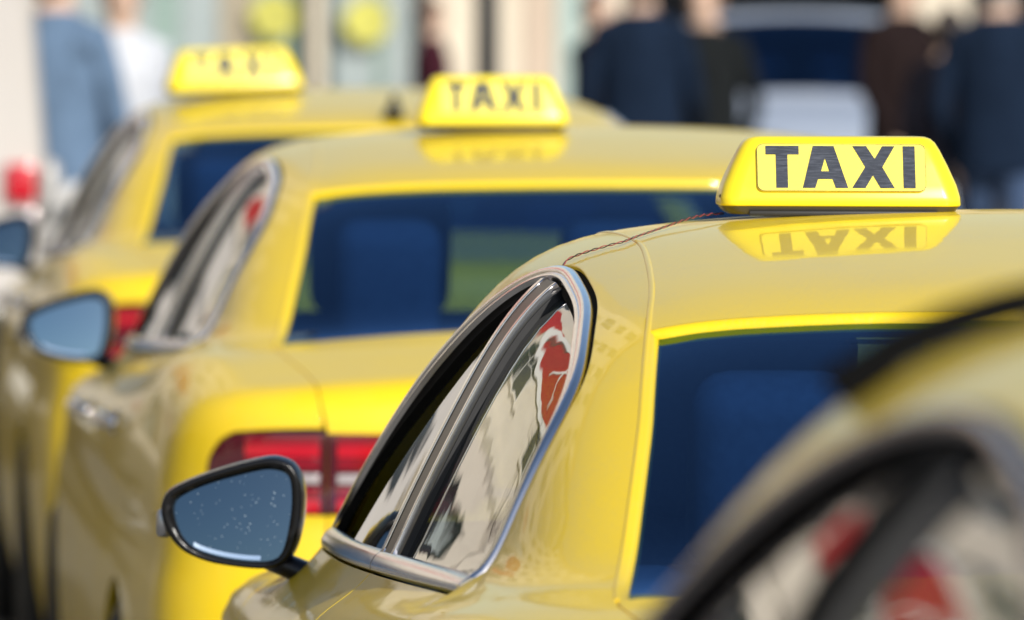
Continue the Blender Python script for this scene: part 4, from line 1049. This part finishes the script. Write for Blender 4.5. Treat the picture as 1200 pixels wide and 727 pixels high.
person('person', (at(108, 35), 35, 0), 200, 1.40, 'c_black', 'c_black', 'hair_dark', 'short person in black between the blue jacket and farthest taxi windscreen', stride=.06)
person('person', (at(508, 51), 51, 0), 90, 1.60, 'c_maroon', 'c_black', 'hair_brown', 'small distant person in maroon near the black lamp post')
person('person', (at(752, 39), 39, 0), 172, 1.84, 'c_navy', 'c_jeans', 'hair_dark', 'person in a navy jacket right of the middle taxi sign')
person('person', (at(826, 41), 41, 0), -25, 1.74, 'c_olive', 'c_black', 'hair_brown', 'person in a dark olive coat left of the silver car', long_coat=True)
person('person', (at(1058, 43), 43, 0), 30, 1.80, 'c_brown', 'c_black', 'hair_dark', 'person in a dark brown coat right of the silver car', long_coat=True)
person('person', (at(1172, 36), 36, 0), 165, 1.83, 'c_navy', 'c_jeans', 'hair_grey', 'person in dark navy clothes at the right edge', armbend=.4)
person('person', (at(1112, 40), 40, 0), 185, 1.58, 'c_black', 'c_black', 'hair_dark', 'shorter person in black before the pale pier, right background', armbend=.1)
person('person', (at(700, 46), 46, 0), 60, 1.66, 'c_black', 'c_jeans', 'hair_brown', 'person in black walking left of the navy jacket', stride=.16)
person('person', (-7.2, 34, .12), 80, 1.72, 'c_black', 'c_jeans', 'hair_dark', 'person in black on the left pavement, mirrored in the side windows', stride=.16)

# ------------------------------------------------------------------ silver car facing the queue, white van, posts
def repaint(root, mat):
    for c in root.children_recursive:
        if c.type == 'MESH':
            for sl in c.material_slots:
                if sl.material is M['yellow']: sl.link = 'OBJECT'; sl.material = mat
sil = closed_copy(car1); sil.name = 'parked_car'; place(sil, at(930, 47)+.1, 49.2, R(180-2), 1.06); repaint(sil, M['silver_paint'])
for c in sil.children:
    if c.name.startswith('windscreen'): c.material_slots[0].link = 'OBJECT'; c.material_slots[0].material = M['rear_glass']
for k_ in ('group',): 
    if k_ in sil: del sil[k_]
tag(sil, 'silver blue car facing the camera between the dark figures', 'car')
van = empty('delivery_van', (at(50, 29), 29, 0), R(5)); tag(van, 'white van with red tail lamp at the left edge of the picture', 'van')
bm = bmesh.new()
prof = [(0, .42, 1.0), (0, .75, 1.0), (.02, 1.1, .985), (.06, 1.6, .945), (.12, 2.1, .90), (.2, 2.3, .84)]
loops = []
for y, ext in ((0, 0), (.08, .03), (2.6, .04), (4.2, .02)):
    lp_ = []
    for dy, z, w in prof: lp_.append((.03-.98*(1-w)-0+(0 if y else -.02), y+dy*(1 if y == 0 else 0), z if y < 4 else .42+(z-.42)*.75))
    for dy, z, w in prof[::-1]: lp_.append((-1.93+.98*(1-w)+(0 if y else .02), y+dy*(1 if y == 0 else 0), z if y < 4 else .42+(z-.42)*.75))
    loops.append(lp_)
loops.append([(x*.96-.04, 5.1, min(z, 1.05)) for x, y, z in loops[-1]])
loft(bm, loops); bm_obj('van_body', bm, M['white_paint'], van, angle=35)
box_obj('rear_bumper', (-1.93, .02, -.10, .05, .38, .60), M['plastic'], van, bev=.03)
for x0, x1 in ((-.13, -.02), (-1.88, -1.77)):
    l_ = box_obj('tail_lamp', (x0, x1, -.035, .03, .955, 1.09), M['lamp_bright'], van, bev=.012)
    box_obj('lamp_lens', (x0+.005, x1-.005, -.04, .02, .85, .92), M['lamp_white'], van, bev=.006)
for x0, x1 in ((-.90, -.22), (-1.66, -.98)): box_obj('rear_window', (x0, x1, .035, .10, 1.25, 1.75), M['pane'], van, bev=.01)
box_obj('number_plate', (-1.2, -.72, -.115, -.102, .44, .55), M['plate'], van)
for x in (-.12, -1.78):
    for y in (.95, 3.95):
        bm = bmesh.new(); tube(bm, [(x-.1, y, .33), (x+.1, y, .33)], .33, 28); w_ = bm_obj('wheel', bm, M['tyre'], van, angle=40)
        bm = bmesh.new(); tube(bm, [(x-.105, y, .33), (x+.105, y, .33)], .2, 20); bm_obj('wheel_cover', bm, M['alloy'], w_, angle=40)
box_obj('windscreen', (-1.70, -.20, 4.55, 4.6, 1.1, 1.5), M['pane'], van)
def post(name, x, y, h, r, mat, label, dome=True, cat='bollard'):
    o = empty(name, (x, y, 0)); bm = bmesh.new()
    tube(bm, [(0, 0, 0), (0, 0, h-.06), (0, 0, h-.02), (0, 0, h)], [r, r, r*.85, r*.3], 20); bm_obj('shaft', bm, mat, o, angle=40)
    bm = bmesh.new(); tube(bm, [(0, 0, 0), (0, 0, .03), (0, 0, .05)], [r*1.6, r*1.6, r*1.05], 20); bm_obj('base_plate', bm, mat, o, angle=40)
    bm = bmesh.new(); tube(bm, [(0, 0, h-.20), (0, 0, h-.14)], r*1.05, 20); bm_obj('collar', bm, M['alloy'], o, angle=40)
    return tag(o, label, cat)
M['steel'] = pbr('dull_steel', (.42, .41, .40), .45, .4, var=.1, scale=8)
post('steel_post', at(58, 25.2), 25.2, 1.19, .037, M['steel'], 'plain grey steel post just right of the van tail lamp')
post('white_bollard', at(85, 27.5), 27.5, 1.06, .045, M['enamel_white'], 'white topped bollard left of the farthest taxi')
# black lamp post
lamp = empty('street_lamp', (at(571, 48), 48, 0)); bm = bmesh.new()
M['iron'] = pbr('black_iron', (.015, .016, .018), .5)
tube(bm, [(0, 0, 0), (0, 0, .4), (0, 0, .45), (0, 0, 1.0), (0, 0, 4.2)], [.14, .13, .09, .075, .06], 14); bm_obj('pole', bm, M['iron'], lamp, angle=40)
bm = bmesh.new(); loft(bm, [[(r*math.cos(t), r*math.sin(t), z) for t in np.linspace(0, 2*math.pi, 8, endpoint=False)] for z, r in ((4.2, .05), (4.25, .12), (4.7, .19), (4.72, .21), (4.9, .08), (5.0, .02))]); bm_obj('lantern', bm, M['iron'], lamp)
bm = bmesh.new(); loft(bm, [[(r*math.cos(t+.1), r*math.sin(t+.1), z) for t in np.linspace(0, 2*math.pi, 8, endpoint=False)] for z, r in ((4.27, .125), (4.68, .192))]); bm_obj('lantern_glass', bm, M['enamel_white'], lamp)
tag(lamp, 'thin black lamp post behind the middle taxi sign', 'street lamp')

# ------------------------------------------------------------------ bare street trees on the left pavement (mirrored in the side windows)
M['bark'] = pbr('grey_brown_bark', (.09, .07, .055), .9, var=.3, scale=12, bump=.6, bscale=30)
def bare_tree(x, y, h, seed, label):
    rng = random.Random(seed); root = empty('street_tree', (x, y, .12)); bt = bmesh.new(); bc = bmesh.new()
    def limb(bm, p, d, ln, r, lev):
        pts = [p]; rs = [r]; q = p.copy(); dd = d.copy()
        for i in range(4):
            dd = (dd+Vector((rng.uniform(-.16, .16), rng.uniform(-.16, .16), rng.uniform(-.02, .12)))).normalized()
            q = q+dd*ln/4; pts.append(q.copy()); rs.append(r*(1-.14*(i+1)))
        tube(bm, pts, rs, 8 if lev < 2 else 5)
        if lev < 4:
            for k in range(rng.randint(3, 4)):
                i = rng.randint(2, 4); a = rng.uniform(0, 2*math.pi); sp = rng.uniform(.45, .9)
                nd = (dd+Vector((math.cos(a)*sp, math.sin(a)*sp, rng.uniform(0, .35)))).normalized()
                limb(bc, pts[i], nd, ln*rng.uniform(.55, .75), rs[i]*.6, lev+1)
    limb(bt, Vector((0, 0, -.1)), Vector((0, 0, 1)), h*.36, .15, 0)
    bm_obj('trunk', bt, M['bark'], root, smooth=True); bm_obj('branches', bc, M['bark'], root, smooth=True)
    return tag(root, label, 'tree', 'bare trees on the left pavement')
bare_tree(-9.9, 46, 9.0, 3, 'bare street tree on the left pavement, second from the camera')
bare_tree(-9.0, 37, 8.0, 8, 'bare street tree on the left pavement, nearest to the camera')
bare_tree(-11.8, 52, 9.5, 12, 'bare street tree before the tall cream house')
